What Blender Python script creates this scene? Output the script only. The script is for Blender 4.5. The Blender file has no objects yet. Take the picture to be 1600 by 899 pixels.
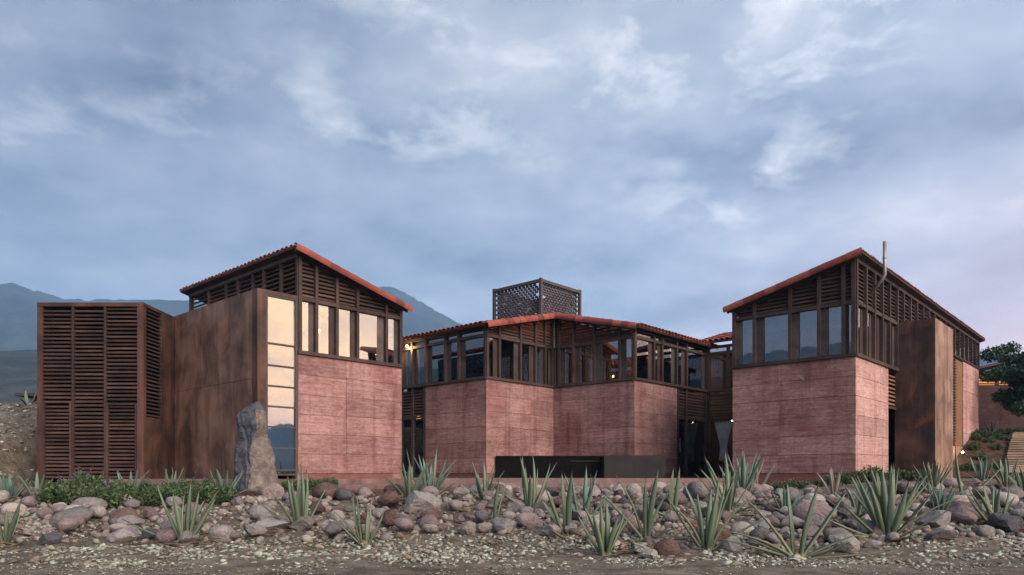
import bpy, bmesh, math, random
import numpy as np
from mathutils import Vector, Matrix, Euler, noise

random.seed(7); RNG = np.random.default_rng(7)
sc = bpy.context.scene
COL = sc.collection
R = math.radians

# ------------------------------------------------------------------ camera
F_PX, HORIZON, EYE = 1130.0, 740.0, 0.17
cam_d = bpy.data.cameras.new('camera')
cam_d.sensor_width = 36.0
cam_d.lens = F_PX / 1600 * 36
cam_d.shift_y = (HORIZON - 449.5) / 1600
cam_d.clip_start = 0.1; cam_d.clip_end = 20000
cam = bpy.data.objects.new('camera', cam_d); COL.objects.link(cam)
cam.location = (0, 0, EYE); cam.rotation_euler = (R(90), 0, 0)
sc.camera = cam

# ------------------------------------------------------------------ light
SUN_EL = 22.0
SUN_AZ = Vector((0.616, -0.788, 0)).normalized()          # where the afterglow stands (right, a little behind)
to_sun = (SUN_AZ * math.cos(R(SUN_EL)) + Vector((0, 0, math.sin(R(SUN_EL))))).normalized()
sun_d = bpy.data.lights.new('sun', 'SUN')
sun_d.energy = 5.0; sun_d.angle = R(56); sun_d.color = (1.0, 0.79, 0.66)
sun = bpy.data.objects.new('sun', sun_d); COL.objects.link(sun)
sun.rotation_euler = to_sun.to_track_quat('Z', 'Y').to_euler()
sun.location = (30, -15, 20)

world = bpy.data.worlds.new('World'); sc.world = world; world.use_nodes = True
wn = world.node_tree; wn.nodes.clear()
def N(tree, kind, **kw):
    n = tree.nodes.new(kind)
    for k, v in kw.items(): setattr(n, k, v)
    return n
def mathn(tree, op, a, b=None, c=None, clamp=False):
    n = tree.nodes.new('ShaderNodeMath'); n.operation = op; n.use_clamp = clamp
    for i, x in enumerate((a, b, c)):
        if x is None: continue
        if isinstance(x, (int, float)): n.inputs[i].default_value = x
        else: tree.links.new(x, n.inputs[i])
    return n.outputs[0]
def ramp(tree, fac, stops, interp='LINEAR'):
    n = tree.nodes.new('ShaderNodeValToRGB'); cr = n.color_ramp; cr.interpolation = interp
    while len(cr.elements) > 1: cr.elements.remove(cr.elements[-1])
    cr.elements[0].position = stops[0][0]; cr.elements[0].color = (*stops[0][1], 1)
    for p, c in stops[1:]:
        e = cr.elements.new(p); e.color = (*c, 1)
    tree.links.new(fac, n.inputs[0]); return n.outputs[0]
def mixc(tree, fac, a, b, blend='MIX'):
    n = tree.nodes.new('ShaderNodeMix'); n.data_type = 'RGBA'; n.blend_type = blend
    for sock, x in ((n.inputs[0], fac), (n.inputs[6], a), (n.inputs[7], b)):
        if isinstance(x, (int, float)): sock.default_value = x
        elif isinstance(x, tuple): sock.default_value = (*x, 1) if len(x) == 3 else x
        else: tree.links.new(x, sock)
    return n.outputs[2]
def grey(v): return (v, v, v)

tc = N(wn, 'ShaderNodeTexCoord')
sep = N(wn, 'ShaderNodeSeparateXYZ'); wn.links.new(tc.outputs['Generated'], sep.inputs[0])
zz = mathn(wn, 'ADD', mathn(wn, 'MAXIMUM', sep.outputs[2], 0.0), 0.16)
px_ = mathn(wn, 'DIVIDE', sep.outputs[0], zz); py_ = mathn(wn, 'DIVIDE', sep.outputs[1], zz)
comb = N(wn, 'ShaderNodeCombineXYZ'); wn.links.new(px_, comb.inputs[0]); wn.links.new(py_, comb.inputs[1])
comb.inputs[2].default_value = 3.7
def wnoise(scale, detail, rough, dist, off):
    m = N(wn, 'ShaderNodeMapping'); m.inputs['Location'].default_value = off
    wn.links.new(comb.outputs[0], m.inputs[0])
    n = N(wn, 'ShaderNodeTexNoise'); n.inputs['Scale'].default_value = scale; n.inputs['Detail'].default_value = detail
    n.inputs['Roughness'].default_value = rough; n.inputs['Distortion'].default_value = dist
    wn.links.new(m.outputs[0], n.inputs['Vector']); return n.outputs['Fac']
n1 = wnoise(1.9, 11, 0.58, 0.12, (1.3, 0.4, 0)); n2 = wnoise(0.8, 4, 0.5, 0.1, (4.0, 2.0, 0))
n3 = wnoise(4.6, 12, 0.62, 0.15, (0.2, 7.0, 0))
cl = mathn(wn, 'ADD', mathn(wn, 'MULTIPLY', n1, 0.70), mathn(wn, 'MULTIPLY', n2, 0.30))
base = ramp(wn, cl, [(0.37, (0.145, 0.180, 0.255)), (0.45, (0.275, 0.322, 0.415)), (0.51, (0.385, 0.432, 0.53)), (0.57, (0.485, 0.522, 0.61)), (0.64, (0.66, 0.68, 0.735))])
bright = mathn(wn, 'MULTIPLY', mathn(wn, 'MULTIPLY', mathn(wn, 'MULTIPLY_ADD', n2, 7.0, -3.55, clamp=True), mathn(wn, 'MULTIPLY_ADD', n3, 6.0, -3.0, clamp=True)), 0.75)
base = mixc(wn, bright, base, (1.15, 1.12, 1.12))
# the side of the dusk sky away from the afterglow is dimmer
dk = N(wn, 'ShaderNodeVectorMath'); dk.operation = 'DOT_PRODUCT'
wn.links.new(tc.outputs['Generated'], dk.inputs[0]); dk.inputs[1].default_value = (0.97, -0.24, 0.0)
dkv = mathn(wn, 'MULTIPLY_ADD', dk.outputs['Value'], 0.36, 0.84)
dcol = N(wn, 'ShaderNodeCombineXYZ')
for i in range(3): wn.links.new(dkv, dcol.inputs[i])
base = mixc(wn, 1.0, base, dcol.outputs[0], 'MULTIPLY')
# towards the ground the cloud sheet pales a little
low = mathn(wn, 'SUBTRACT', 1.0, mathn(wn, 'DIVIDE', sep.outputs[2], 0.55), clamp=True)
low2 = mathn(wn, 'POWER', low, 3.0)
base = mixc(wn, mathn(wn, 'MULTIPLY', low2, 0.72), base, (0.60, 0.59, 0.67))
# afterglow round the sun's azimuth, low down
dotn = N(wn, 'ShaderNodeVectorMath'); dotn.operation = 'DOT_PRODUCT'
wn.links.new(tc.outputs['Generated'], dotn.inputs[0]); dotn.inputs[1].default_value = (0.97, -0.24, 0.0)
g1 = mathn(wn, 'MULTIPLY_ADD', dotn.outputs['Value'], 1.12, -0.12, clamp=True)
g2 = mathn(wn, 'MULTIPLY', mathn(wn, 'POWER', g1, 3.2), mathn(wn, 'POWER', low, 1.0))
g2 = mathn(wn, 'MULTIPLY', g2, mathn(wn, 'MULTIPLY', mathn(wn, 'MULTIPLY_ADD', sep.outputs[2], 9.0, -0.35, clamp=True), mathn(wn, 'MULTIPLY_ADD', n1, 2.6, -0.45)), clamp=True)
g3 = mathn(wn, 'MULTIPLY', mathn(wn, 'MULTIPLY', mathn(wn, 'MULTIPLY_ADD', dotn.outputs['Value'], 1.4, 0.08, clamp=True), low2), 0.9, clamp=True)
base = mixc(wn, mathn(wn, 'MULTIPLY', g3, 2.2, clamp=True), base, (1.75, 1.02, 0.84))
base = mixc(wn, mathn(wn, 'MULTIPLY', g2, 1.15, clamp=True), base, (3.9, 2.4, 0.85))
pink = base
sky = N(wn, 'ShaderNodeTexSky', sky_type='NISHITA', sun_disc=False, sun_elevation=R(SUN_EL), sun_rotation=math.atan2(SUN_AZ.x, SUN_AZ.y))
sky.altitude = 1500; sky.dust_density = 2.0
scaled = N(wn, 'ShaderNodeVectorMath'); scaled.operation = 'SCALE'; scaled.inputs['Scale'].default_value = 7.4
wn.links.new(pink, scaled.inputs[0])
col = mixc(wn, 0.9, sky.outputs[0], scaled.outputs[0])
bg = N(wn, 'ShaderNodeBackground'); bg.inputs['Strength'].default_value = 0.1
wn.links.new(col, bg.inputs[0]); wo = N(wn, 'ShaderNodeOutputWorld'); wn.links.new(bg.outputs[0], wo.inputs[0])

sc.view_settings.view_transform = 'Standard'; sc.view_settings.look = 'None'
sc.view_settings.exposure = 0.95; sc.view_settings.gamma = 1.0
sc.render.engine = 'CYCLES'
sc.cycles.max_bounces = 8; sc.cycles.transparent_max_bounces = 24; sc.cycles.volume_bounces = 1
sc.cycles.use_denoising = True

# ------------------------------------------------------------------ helpers
def tag(o, label=None, cat=None, group=None, kind=None):
    if label: o['label'] = label
    if cat: o['category'] = cat
    if group: o['group'] = group
    if kind: o['kind'] = kind
    return o
def empty(name, loc=(0, 0, 0), rz=0.0):
    o = bpy.data.objects.new(name, None); COL.objects.link(o)
    o.location = loc; o.rotation_euler = (0, 0, rz); o.empty_display_size = 0.3
    return o
def link(name, me, parent=None, loc=None, rot=None, scale=None, mat4=None):
    o = bpy.data.objects.new(name, me); COL.objects.link(o); o.parent = parent
    if mat4 is not None: o.matrix_basis = mat4
    else:
        if loc is not None: o.location = loc
        if rot is not None: o.rotation_euler = rot
        if scale is not None: o.scale = scale
    return o
def mesh(name, v, f, mat, smooth=False):
    me = bpy.data.meshes.new(name); me.from_pydata([tuple(map(float, p)) for p in v], [], f); me.update()
    if mat: me.materials.append(mat)
    if smooth: me.polygons.foreach_set('use_smooth', [True] * len(me.polygons))
    return me
def fast_mesh(name, v, f, mat, smooth=False):          # numpy: v (n,3), f (m,k)
    me = bpy.data.meshes.new(name); v = np.asarray(v, np.float32); f = np.asarray(f, np.int32)
    m, k = f.shape
    me.vertices.add(len(v)); me.vertices.foreach_set('co', v.ravel())
    me.loops.add(m * k); me.loops.foreach_set('vertex_index', f.ravel())
    me.polygons.add(m); me.polygons.foreach_set('loop_start', np.arange(0, m * k, k, dtype=np.int32))
    if smooth: me.polygons.foreach_set('use_smooth', np.ones(m, bool))
    me.update(calc_edges=True); me.validate()
    if mat: me.materials.append(mat)
    return me
CV = [(-.5, -.5, -.5), (.5, -.5, -.5), (.5, .5, -.5), (-.5, .5, -.5), (-.5, -.5, .5), (.5, -.5, .5), (.5, .5, .5), (-.5, .5, .5)]
CF = [(0, 3, 2, 1), (4, 5, 6, 7), (0, 1, 5, 4), (1, 2, 6, 5), (2, 3, 7, 6), (3, 0, 4, 7)]
_cubes = {}
def cube_mesh(mat):
    if mat.name not in _cubes: _cubes[mat.name] = mesh('block_' + mat.name, CV, CF, mat)
    return _cubes[mat.name]
def box(name, parent, lo, hi, mat, rz=0.0):
    c = [(a + b) / 2 for a, b in zip(lo, hi)]; s = [abs(b - a) for a, b in zip(lo, hi)]
    return link(name, cube_mesh(mat), parent, c, (0, 0, rz), s)
def bar(name, parent, p0, p1, w, h, mat, over=0.0):    # w across (horizontal), h the other way
    p0, p1 = Vector(p0), Vector(p1); d = p1 - p0; L = d.length + 2 * over; x = d.normalized()
    up = Vector((0, 0, 1)) if abs(x.z) < 0.99 else Vector((0, 1, 0))
    y = up.cross(x).normalized(); z = x.cross(y)
    m = Matrix(((x.x * L, y.x * w, z.x * h, (p0.x + p1.x) / 2), (x.y * L, y.y * w, z.y * h, (p0.y + p1.y) / 2),
                (x.z * L, y.z * w, z.z * h, (p0.z + p1.z) / 2), (0, 0, 0, 1)))
    return link(name, cube_mesh(mat), parent, mat4=m)
def tube_geo(pts, rads, seg=10, cap=True):
    v, f = [], []; pts = [Vector(p) for p in pts]
    for i, p in enumerate(pts):
        t = (pts[min(i + 1, len(pts) - 1)] - pts[max(i - 1, 0)]).normalized()
        a = t.orthogonal().normalized() if i == 0 else (a - t * a.dot(t)).normalized()
        b = t.cross(a)
        for k in range(seg):
            an = 2 * math.pi * k / seg; v.append(p + (a * math.cos(an) + b * math.sin(an)) * rads[i])
    for i in range(len(pts) - 1):
        for k in range(seg):
            f.append((i * seg + k, i * seg + (k + 1) % seg, (i + 1) * seg + (k + 1) % seg, (i + 1) * seg + k))
    if cap:
        f.append(tuple(range(seg - 1, -1, -1))); f.append(tuple(range((len(pts) - 1) * seg, len(pts) * seg)))
    return v, f
def sphere_geo(c, r, seg=10, rings=6):
    bm = bmesh.new(); bmesh.ops.create_uvsphere(bm, u_segments=seg, v_segments=rings, radius=r)
    v = [Vector(c) + x.co for x in bm.verts]; bm.verts.index_update(); f = [tuple(q.index for q in x.verts) for x in bm.faces]; bm.free(); return v, f
def join_geo(parts):
    V, Fc = [], []
    for v, f in parts:
        o = len(V); V += list(v); Fc += [tuple(i + o for i in q) for q in f]
    return V, Fc
def sstep(a, b, x):
    t = np.clip((x - a) / (b - a), 0, 1); return t * t * (3 - 2 * t)

# ------------------------------------------------------------------ materials
def new_mat(name):
    m = bpy.data.materials.new(name); m.use_nodes = True; t = m.node_tree; t.nodes.clear()
    out = N(t, 'ShaderNodeOutputMaterial'); b = N(t, 'ShaderNodeBsdfPrincipled')
    t.links.new(b.outputs[0], out.inputs[0]); return m, t, b
def pos(t, scale=(1, 1, 1), rz=0.0, kind='Position'):
    if kind == 'Position': src = N(t, 'ShaderNodeNewGeometry').outputs['Position']
    else: src = N(t, 'ShaderNodeTexCoord').outputs[kind]
    m = N(t, 'ShaderNodeMapping'); m.inputs['Scale'].default_value = scale; m.inputs['Rotation'].default_value = (0, 0, rz)
    t.links.new(src, m.inputs[0]); return m.outputs[0]
def tnoise(t, vec, scale=1.0, detail=5, rough=0.55, dist=0.0):
    n = N(t, 'ShaderNodeTexNoise'); n.inputs['Scale'].default_value = scale; n.inputs['Detail'].default_value = detail
    n.inputs['Roughness'].default_value = rough; n.inputs['Distortion'].default_value = dist
    t.links.new(vec, n.inputs['Vector']); return n.outputs['Fac']
def bump(t, b, h, strength=0.4, dist=0.02):
    n = N(t, 'ShaderNodeBump'); n.inputs['Strength'].default_value = strength; n.inputs['Distance'].default_value = dist
    t.links.new(h, n.inputs['Height']); t.links.new(n.outputs[0], b.inputs['Normal'])
def objrand(t): return N(t, 'ShaderNodeObjectInfo').outputs['Random']
def setc(t, b, c):
    if isinstance(c, tuple): b.inputs['Base Color'].default_value = (*c, 1)
    else: t.links.new(c, b.inputs['Base Color'])
AXIS = -R(47.7)

def mat_rammed(name, dark, mid, pale, red):
    m, t, b = new_mat(name)
    strat = tnoise(t, pos(t, (1.1, 1.1, 16.0)), 1.0, 9, 0.72, 0.6)
    blot = tnoise(t, pos(t), 0.75, 6, 0.6, 0.4)
    fine = tnoise(t, pos(t, (14, 14, 26)), 1.0, 6, 0.7)
    drip = tnoise(t, pos(t, (3.2, 3.2, 0.22)), 1.0, 5, 0.6)
    grit = tnoise(t, pos(t, (7, 7, 11)), 1.0, 8, 0.75)
    mixv = mathn(t, 'ADD', mathn(t, 'ADD', mathn(t, 'MULTIPLY', strat, 0.38), mathn(t, 'MULTIPLY', blot, 0.30)), mathn(t, 'MULTIPLY', grit, 0.32))
    c = ramp(t, mixv, [(0.40, dark), (0.50, mid), (0.59, pale)])
    c = mixc(t, mathn(t, 'MULTIPLY', mathn(t, 'MULTIPLY_ADD', blot, -6, 2.75, clamp=True), 0.5), c, red)
    c = mixc(t, mathn(t, 'MULTIPLY_ADD', drip, 5, -2.5, clamp=True), c, mixc(t, 1.0, c, (0.66, 0.60, 0.62), 'MULTIPLY'))
    # lime bloom
    lime = mathn(t, 'MULTIPLY', mathn(t, 'MULTIPLY_ADD', tnoise(t, pos(t, (1, 1, 2.2)), 1.7, 8, 0.7, 0.6), 7, -4.1, clamp=True), 0.36)
    c = mixc(t, lime, c, (0.62, 0.52, 0.50))
    c = mixc(t, mathn(t, 'MULTIPLY_ADD', fine, 3.0, -1.2, clamp=True), mixc(t, 1.0, c, (0.80, 0.77, 0.76), 'MULTIPLY'), c)
    pits = N(t, 'ShaderNodeTexVoronoi'); pits.inputs['Scale'].default_value = 13.0; t.links.new(pos(t, (1, 1, 1.6)), pits.inputs['Vector'])
    pm = mathn(t, 'MULTIPLY', mathn(t, 'LESS_THAN', pits.outputs['Distance'], 0.12), mathn(t, 'GREATER_THAN', tnoise(t, pos(t), 1.6, 3), 0.52))
    c = mixc(t, mathn(t, 'MULTIPLY', pm, 0.55), c, (0.10, 0.05, 0.045))
    tint = mathn(t, 'MULTIPLY_ADD', objrand(t), 0.26, 0.87)
    tv = N(t, 'ShaderNodeCombineXYZ')
    for i in range(3): t.links.new(tint, tv.inputs[i])
    c = mixc(t, 1.0, c, tv.outputs[0], 'MULTIPLY')
    setc(t, b, c); b.inputs['Roughness'].default_value = 0.92; b.inputs['Specular IOR Level'].default_value = 0.2
    h = mathn(t, 'ADD', mathn(t, 'MULTIPLY', strat, 0.6), mathn(t, 'ADD', mathn(t, 'MULTIPLY', fine, 0.5), mathn(t, 'MULTIPLY', pm, -0.5)))
    bump(t, b, h, 0.9, 0.035); return m

def mat_corten(name, c0, c1, c2, rust, rough=0.62):
    m, t, b = new_mat(name)
    streak = tnoise(t, pos(t, (2.4, 2.4, 0.35)), 1.0, 8, 0.62, 0.5)
    blot = tnoise(t, pos(t), 0.9, 7, 0.62, 0.5)
    fine = tnoise(t, pos(t, (30, 30, 12)), 1.0, 5, 0.7)
    v = mathn(t, 'ADD', mathn(t, 'MULTIPLY', streak, 0.42), mathn(t, 'MULTIPLY', blot, 0.58))
    c = ramp(t, v, [(0.40, c0), (0.5, c1), (0.60, c2)])
    c = mixc(t, mathn(t, 'MULTIPLY', mathn(t, 'MULTIPLY_ADD', tnoise(t, pos(t, (1, 1, 0.45)), 1.3, 8, 0.65, 0.8), 6, -3.3, clamp=True), 0.7), c, rust)
    c = mixc(t, mathn(t, 'MULTIPLY_ADD', fine, 2.4, -0.9, clamp=True), mixc(t, 1.0, c, (0.74, 0.72, 0.72), 'MULTIPLY'), c)
    setc(t, b, c); b.inputs['Roughness'].default_value = rough; b.inputs['Specular IOR Level'].default_value = 0.35
    bump(t, b, fine, 0.25, 0.01); return m

def mat_wood(name, c0, c1, vary=0.5, rough=0.75):
    m, t, b = new_mat(name)
    g = tnoise(t, pos(t, (1.5, 1.5, 1.5)), 1.0, 6, 0.6, 0.4); f = tnoise(t, pos(t, (22, 22, 22)), 1.0, 4, 0.7)
    c = ramp(t, mathn(t, 'ADD', mathn(t, 'MULTIPLY', g, 0.6), mathn(t, 'MULTIPLY', f, 0.4)), [(0.38, c0), (0.62, c1)])
    tint = mathn(t, 'MULTIPLY_ADD', objrand(t), vary, 1.0 - vary / 2)
    tv = N(t, 'ShaderNodeCombineXYZ')
    for i in range(3): t.links.new(tint, tv.inputs[i])
    setc(t, b, mixc(t, 1.0, c, tv.outputs[0], 'MULTIPLY')); b.inputs['Roughness'].default_value = rough
    b.inputs['Specular IOR Level'].default_value = 0.3
    bump(t, b, f, 0.25, 0.008); return m

def mat_plain(name, c, rough=0.6, spec=0.4, metal=0.0, bumpy=0.0, vary=0.25):
    m, t, b = new_mat(name)
    n = tnoise(t, pos(t), 3.0, 6, 0.6)
    cc = ramp(t, n, [(0.3, tuple(x * (1 - vary) for x in c)), (0.7, tuple(min(1, x * (1 + vary)) for x in c))])
    setc(t, b, cc); b.inputs['Roughness'].default_value = rough; b.inputs['Specular IOR Level'].default_value = spec
    b.inputs['Metallic'].default_value = metal
    if bumpy: bump(t, b, tnoise(t, pos(t), 18.0, 5), bumpy, 0.02)
    return m

def mat_glass(name, base_refl, tint=(0.75, 0.78, 0.80)):
    m = bpy.data.materials.new(name); m.use_nodes = True; t = m.node_tree; t.nodes.clear()
    out = N(t, 'ShaderNodeOutputMaterial'); tr = N(t, 'ShaderNodeBsdfTransparent'); tr.inputs[0].default_value = (*tint, 1)
    gl = N(t, 'ShaderNodeBsdfGlossy'); gl.inputs['Roughness'].default_value = 0.015; gl.inputs[0].default_value = (0.95, 0.96, 1, 1)
    fr = N(t, 'ShaderNodeFresnel'); fr.inputs[0].default_value = 1.5
    fac = mathn(t, 'ADD', fr.outputs[0], base_refl, clamp=True)
    nz = tnoise(t, pos(t), 0.9, 2, 0.4); bn = N(t, 'ShaderNodeBump'); bn.inputs['Strength'].default_value = 0.05; bn.inputs['Distance'].default_value = 0.05
    t.links.new(nz, bn.inputs['Height']); t.links.new(bn.outputs[0], gl.inputs['Normal'])
    mx = N(t, 'ShaderNodeMixShader'); t.links.new(fac, mx.inputs[0]); t.links.new(tr.outputs[0], mx.inputs[1]); t.links.new(gl.outputs[0], mx.inputs[2])
    t.links.new(mx.outputs[0], out.inputs[0]); return m

def mat_emit(name, c, s):
    m = bpy.data.materials.new(name); m.use_nodes = True; t = m.node_tree; t.nodes.clear()
    out = N(t, 'ShaderNodeOutputMaterial'); e = N(t, 'ShaderNodeEmission'); e.inputs[0].default_value = (*c, 1); e.inputs[1].default_value = s
    t.links.new(e.outputs[0], out.inputs[0]); return m

def mat_tile():
    m, t, b = new_mat('clay_tile')
    isl = N(t, 'ShaderNodeNewGeometry').outputs['Random Per Island']
    r = mathn(t, 'FRACT', mathn(t, 'ADD', isl, objrand(t)))
    c = ramp(t, r, [(0, (0.115, 0.030, 0.024)), (0.5, (0.195, 0.048, 0.034)), (1, (0.29, 0.085, 0.060))])
    w = tnoise(t, pos(t), 5.0, 6, 0.65)
    c = mixc(t, mathn(t, 'MULTIPLY_ADD', w, 4, -2.1, clamp=True), c, mixc(t, 1.0, c, (0.55, 0.5, 0.48), 'MULTIPLY'))
    setc(t, b, c); b.inputs['Roughness'].default_value = 0.8; b.inputs['Specular IOR Level'].default_value = 0.3
    bump(t, b, tnoise(t, pos(t), 40, 4), 0.3, 0.01); return m

def mat_rock(name, stops, pale=0.25):
    m, t, b = new_mat(name)
    oc = N(t, 'ShaderNodeTexCoord').outputs['Object']; rnd = objrand(t)
    off = N(t, 'ShaderNodeVectorMath'); off.operation = 'ADD'; t.links.new(oc, off.inputs[0])
    cv = N(t, 'ShaderNodeCombineXYZ')
    for i, k in enumerate((37.0, 91.0, 53.0)): t.links.new(mathn(t, 'MULTIPLY', rnd, k), cv.inputs[i])
    t.links.new(cv.outputs[0], off.inputs[1]); v = off.outputs[0]
    big = tnoise(t, v, 1.1, 7, 0.62, 0.5); fine = tnoise(t, v, 9.0, 7, 0.7); mid = tnoise(t, v, 3.0, 6, 0.6, 0.3)
    k = mathn(t, 'ADD', mathn(t, 'MULTIPLY', big, 0.6), mathn(t, 'MULTIPLY', mathn(t, 'SUBTRACT', rnd, 0.5), 0.28))
    c = ramp(t, mathn(t, 'ADD', k, 0.2), [(0.30, stops[0]), (0.5, stops[1]), (0.72, stops[2])])
    c = mixc(t, mathn(t, 'MULTIPLY', mathn(t, 'MULTIPLY_ADD', mid, 6, -3.3, clamp=True), pale), c, (0.55, 0.52, 0.47))
    c = mixc(t, mathn(t, 'MULTIPLY_ADD', fine, 3, -1.2, clamp=True), mixc(t, 1.0, c, (0.62, 0.6, 0.6), 'MULTIPLY'), c)
    setc(t, b, c); b.inputs['Roughness'].default_value = 0.85; b.inputs['Specular IOR Level'].default_value = 0.3
    bump(t, b, mathn(t, 'ADD', mathn(t, 'MULTIPLY', fine, 0.6), mid), 0.9, 0.10); return m

def mat_chips(name, cols):
    m, t, b = new_mat(name)
    isl = N(t, 'ShaderNodeNewGeometry').outputs['Random Per Island']
    c = ramp(t, isl, [(i / max(1, len(cols) - 1), q) for i, q in enumerate(cols)])
    f = tnoise(t, pos(t), 30, 5, 0.7)
    c = mixc(t, mathn(t, 'MULTIPLY_ADD', f, 3, -1.1, clamp=True), mixc(t, 1.0, c, (0.6, 0.58, 0.55), 'MULTIPLY'), c)
    setc(t, b, c); b.inputs['Roughness'].default_value = 0.9; b.inputs['Specular IOR Level'].default_value = 0.2
    bump(t, b, f, 0.4, 0.01); return m

def mat_agave(name, base_c, tip_c, edge_c):
    m, t, b = new_mat(name)
    oc = N(t, 'ShaderNodeTexCoord').outputs['Object']; s = N(t, 'ShaderNodeSeparateXYZ'); t.links.new(oc, s.inputs[0])
    mp = N(t, 'ShaderNodeMapping'); mp.inputs['Scale'].default_value = (1.2, 40, 10); t.links.new(oc, mp.inputs[0])
    st = tnoise(t, mp.outputs[0], 1.0, 5, 0.6); rnd = objrand(t)
    c = ramp(t, s.outputs[0], [(0.0, edge_c), (0.14, base_c), (0.9, tip_c), (0.965, (0.16, 0.09, 0.06)), (1.0, (0.07, 0.035, 0.03))])
    c = mixc(t, mathn(t, 'MULTIPLY_ADD', st, 3, -1.1, clamp=True), mixc(t, 1.0, c, (0.68, 0.74, 0.72), 'MULTIPLY'), c)
    ed = mathn(t, 'MULTIPLY', mathn(t, 'GREATER_THAN', mathn(t, 'ABSOLUTE', s.outputs[1]), 0.036), 0.35)
    c = mixc(t, ed, c, edge_c)
    tint = mathn(t, 'MULTIPLY_ADD', rnd, 0.5, 0.75); tv = N(t, 'ShaderNodeCombineXYZ')
    for i in range(3): t.links.new(tint, tv.inputs[i])
    c = mixc(t, 1.0, c, tv.outputs[0], 'MULTIPLY')
    scar = tnoise(t, oc, 6.0, 6, 0.7, 0.5)
    c = mixc(t, mathn(t, 'MULTIPLY', mathn(t, 'MULTIPLY_ADD', scar, 8, -5.0, clamp=True), 0.6), c, (0.20, 0.14, 0.09))
    setc(t, b, c); b.inputs['Roughness'].default_value = 0.55; b.inputs['Specular IOR Level'].default_value = 0.35
    bump(t, b, st, 0.2, 0.01); return m

def mat_leaf(name, c0, c1, c2):
    m, t, b = new_mat(name)
    isl = N(t, 'ShaderNodeNewGeometry').outputs['Random Per Island']
    setc(t, b, ramp(t, isl, [(0, c0), (0.5, c1), (1, c2)])); b.inputs['Roughness'].default_value = 0.6
    b.inputs['Specular IOR Level'].default_value = 0.25; return m

def mat_ground():
    m, t, b = new_mat('dirt_and_gravel')
    p = pos(t)
    big = tnoise(t, p, 0.35, 6, 0.6, 0.4); mid = tnoise(t, p, 2.4, 7, 0.65); fine = tnoise(t, p, 26, 6, 0.7)
    c = ramp(t, mathn(t, 'ADD', mathn(t, 'MULTIPLY', big, 0.45), mathn(t, 'MULTIPLY', mid, 0.55)),
             [(0.38, (0.075, 0.060, 0.046)), (0.5, (0.155, 0.135, 0.108)), (0.62, (0.26, 0.24, 0.20))])
    vo = N(t, 'ShaderNodeTexVoronoi'); vo.inputs['Scale'].default_value = 34; t.links.new(p, vo.inputs['Vector'])
    peb = mathn(t, 'MULTIPLY', mathn(t, 'LESS_THAN', vo.outputs['Distance'], 0.33), mathn(t, 'GREATER_THAN', mid, 0.47))
    vc = N(t, 'ShaderNodeSeparateColor'); t.links.new(vo.outputs['Color'], vc.inputs[0])
    pc = ramp(t, vc.outputs[0], [(0, (0.15, 0.115, 0.095)), (0.6, (0.27, 0.25, 0.21)), (1, (0.40, 0.42, 0.36))])
    c = mixc(t, peb, c, pc); c = mixc(t, mathn(t, 'MULTIPLY_ADD', fine, 3, -1.1, clamp=True), mixc(t, 1.0, c, (0.55, 0.53, 0.5), 'MULTIPLY'), c)
    setc(t, b, c); b.inputs['Roughness'].default_value = 0.95; b.inputs['Specular IOR Level'].default_value = 0.15
    bump(t, b, mathn(t, 'ADD', mathn(t, 'MULTIPLY', peb, 0.5), mathn(t, 'ADD', fine, mid)), 0.7, 0.03); return m

def mat_forest(name, c0, c1, c2, sc_):
    m, t, b = new_mat(name); p = pos(t)
    a = tnoise(t, p, sc_, 8, 0.65, 0.3); f = tnoise(t, p, sc_ * 12, 6, 0.7)
    c = ramp(t, mathn(t, 'ADD', mathn(t, 'MULTIPLY', a, 0.6), mathn(t, 'MULTIPLY', f, 0.4)), [(0.35, c0), (0.5, c1), (0.66, c2)])
    setc(t, b, c); b.inputs['Roughness'].default_value = 0.95; b.inputs['Specular IOR Level'].default_value = 0.1; return m

M = {}
M['earth'] = mat_rammed('rammed_earth', (0.175, 0.095, 0.090), (0.30, 0.177, 0.165), (0.42, 0.275, 0.258), (0.24, 0.092, 0.084))
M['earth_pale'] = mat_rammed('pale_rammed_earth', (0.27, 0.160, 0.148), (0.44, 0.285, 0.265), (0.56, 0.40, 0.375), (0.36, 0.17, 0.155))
M['corten_lit'] = mat_corten('lit_weathered_steel', (0.115, 0.068, 0.050), (0.235, 0.145, 0.108), (0.35, 0.235, 0.18), (0.33, 0.165, 0.09))  # lit copy of the weathered steel: sunlight put into the colour
M['core'] = mat_plain('earth_joint', (0.13, 0.065, 0.058), 0.95, 0.1)
M['plinth'] = mat_plain('plinth_concrete', (0.16, 0.075, 0.06), 0.85, 0.2, bumpy=0.3)
M['corten'] = mat_corten('weathered_steel', (0.075, 0.044, 0.034), (0.165, 0.100, 0.073), (0.265, 0.175, 0.130), (0.28, 0.135, 0.07))
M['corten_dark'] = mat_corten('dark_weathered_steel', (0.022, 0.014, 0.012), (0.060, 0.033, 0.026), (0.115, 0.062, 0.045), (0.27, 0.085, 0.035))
M['steel_red'] = mat_corten('red_weathered_steel', (0.038, 0.020, 0.016), (0.080, 0.039, 0.030), (0.125, 0.062, 0.046), (0.18, 0.075, 0.042))
M['frame'] = mat_wood('frame_timber', (0.026, 0.017, 0.0155), (0.064, 0.043, 0.038), 0.5)
M['frame_grey'] = mat_wood('grey_timber', (0.030, 0.025, 0.024), (0.085, 0.071, 0.067), 0.8)
M['slat'] = mat_wood('louvre_timber', (0.036, 0.023, 0.020), (0.085, 0.053, 0.044), 0.8)
M['slat_dark'] = mat_wood('dark_louvre_timber', (0.030, 0.020, 0.018), (0.066, 0.043, 0.037), 0.6)
M['slat_red'] = mat_wood('red_louvre_timber', (0.028, 0.016, 0.014), (0.078, 0.045, 0.036), 0.9)
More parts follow.
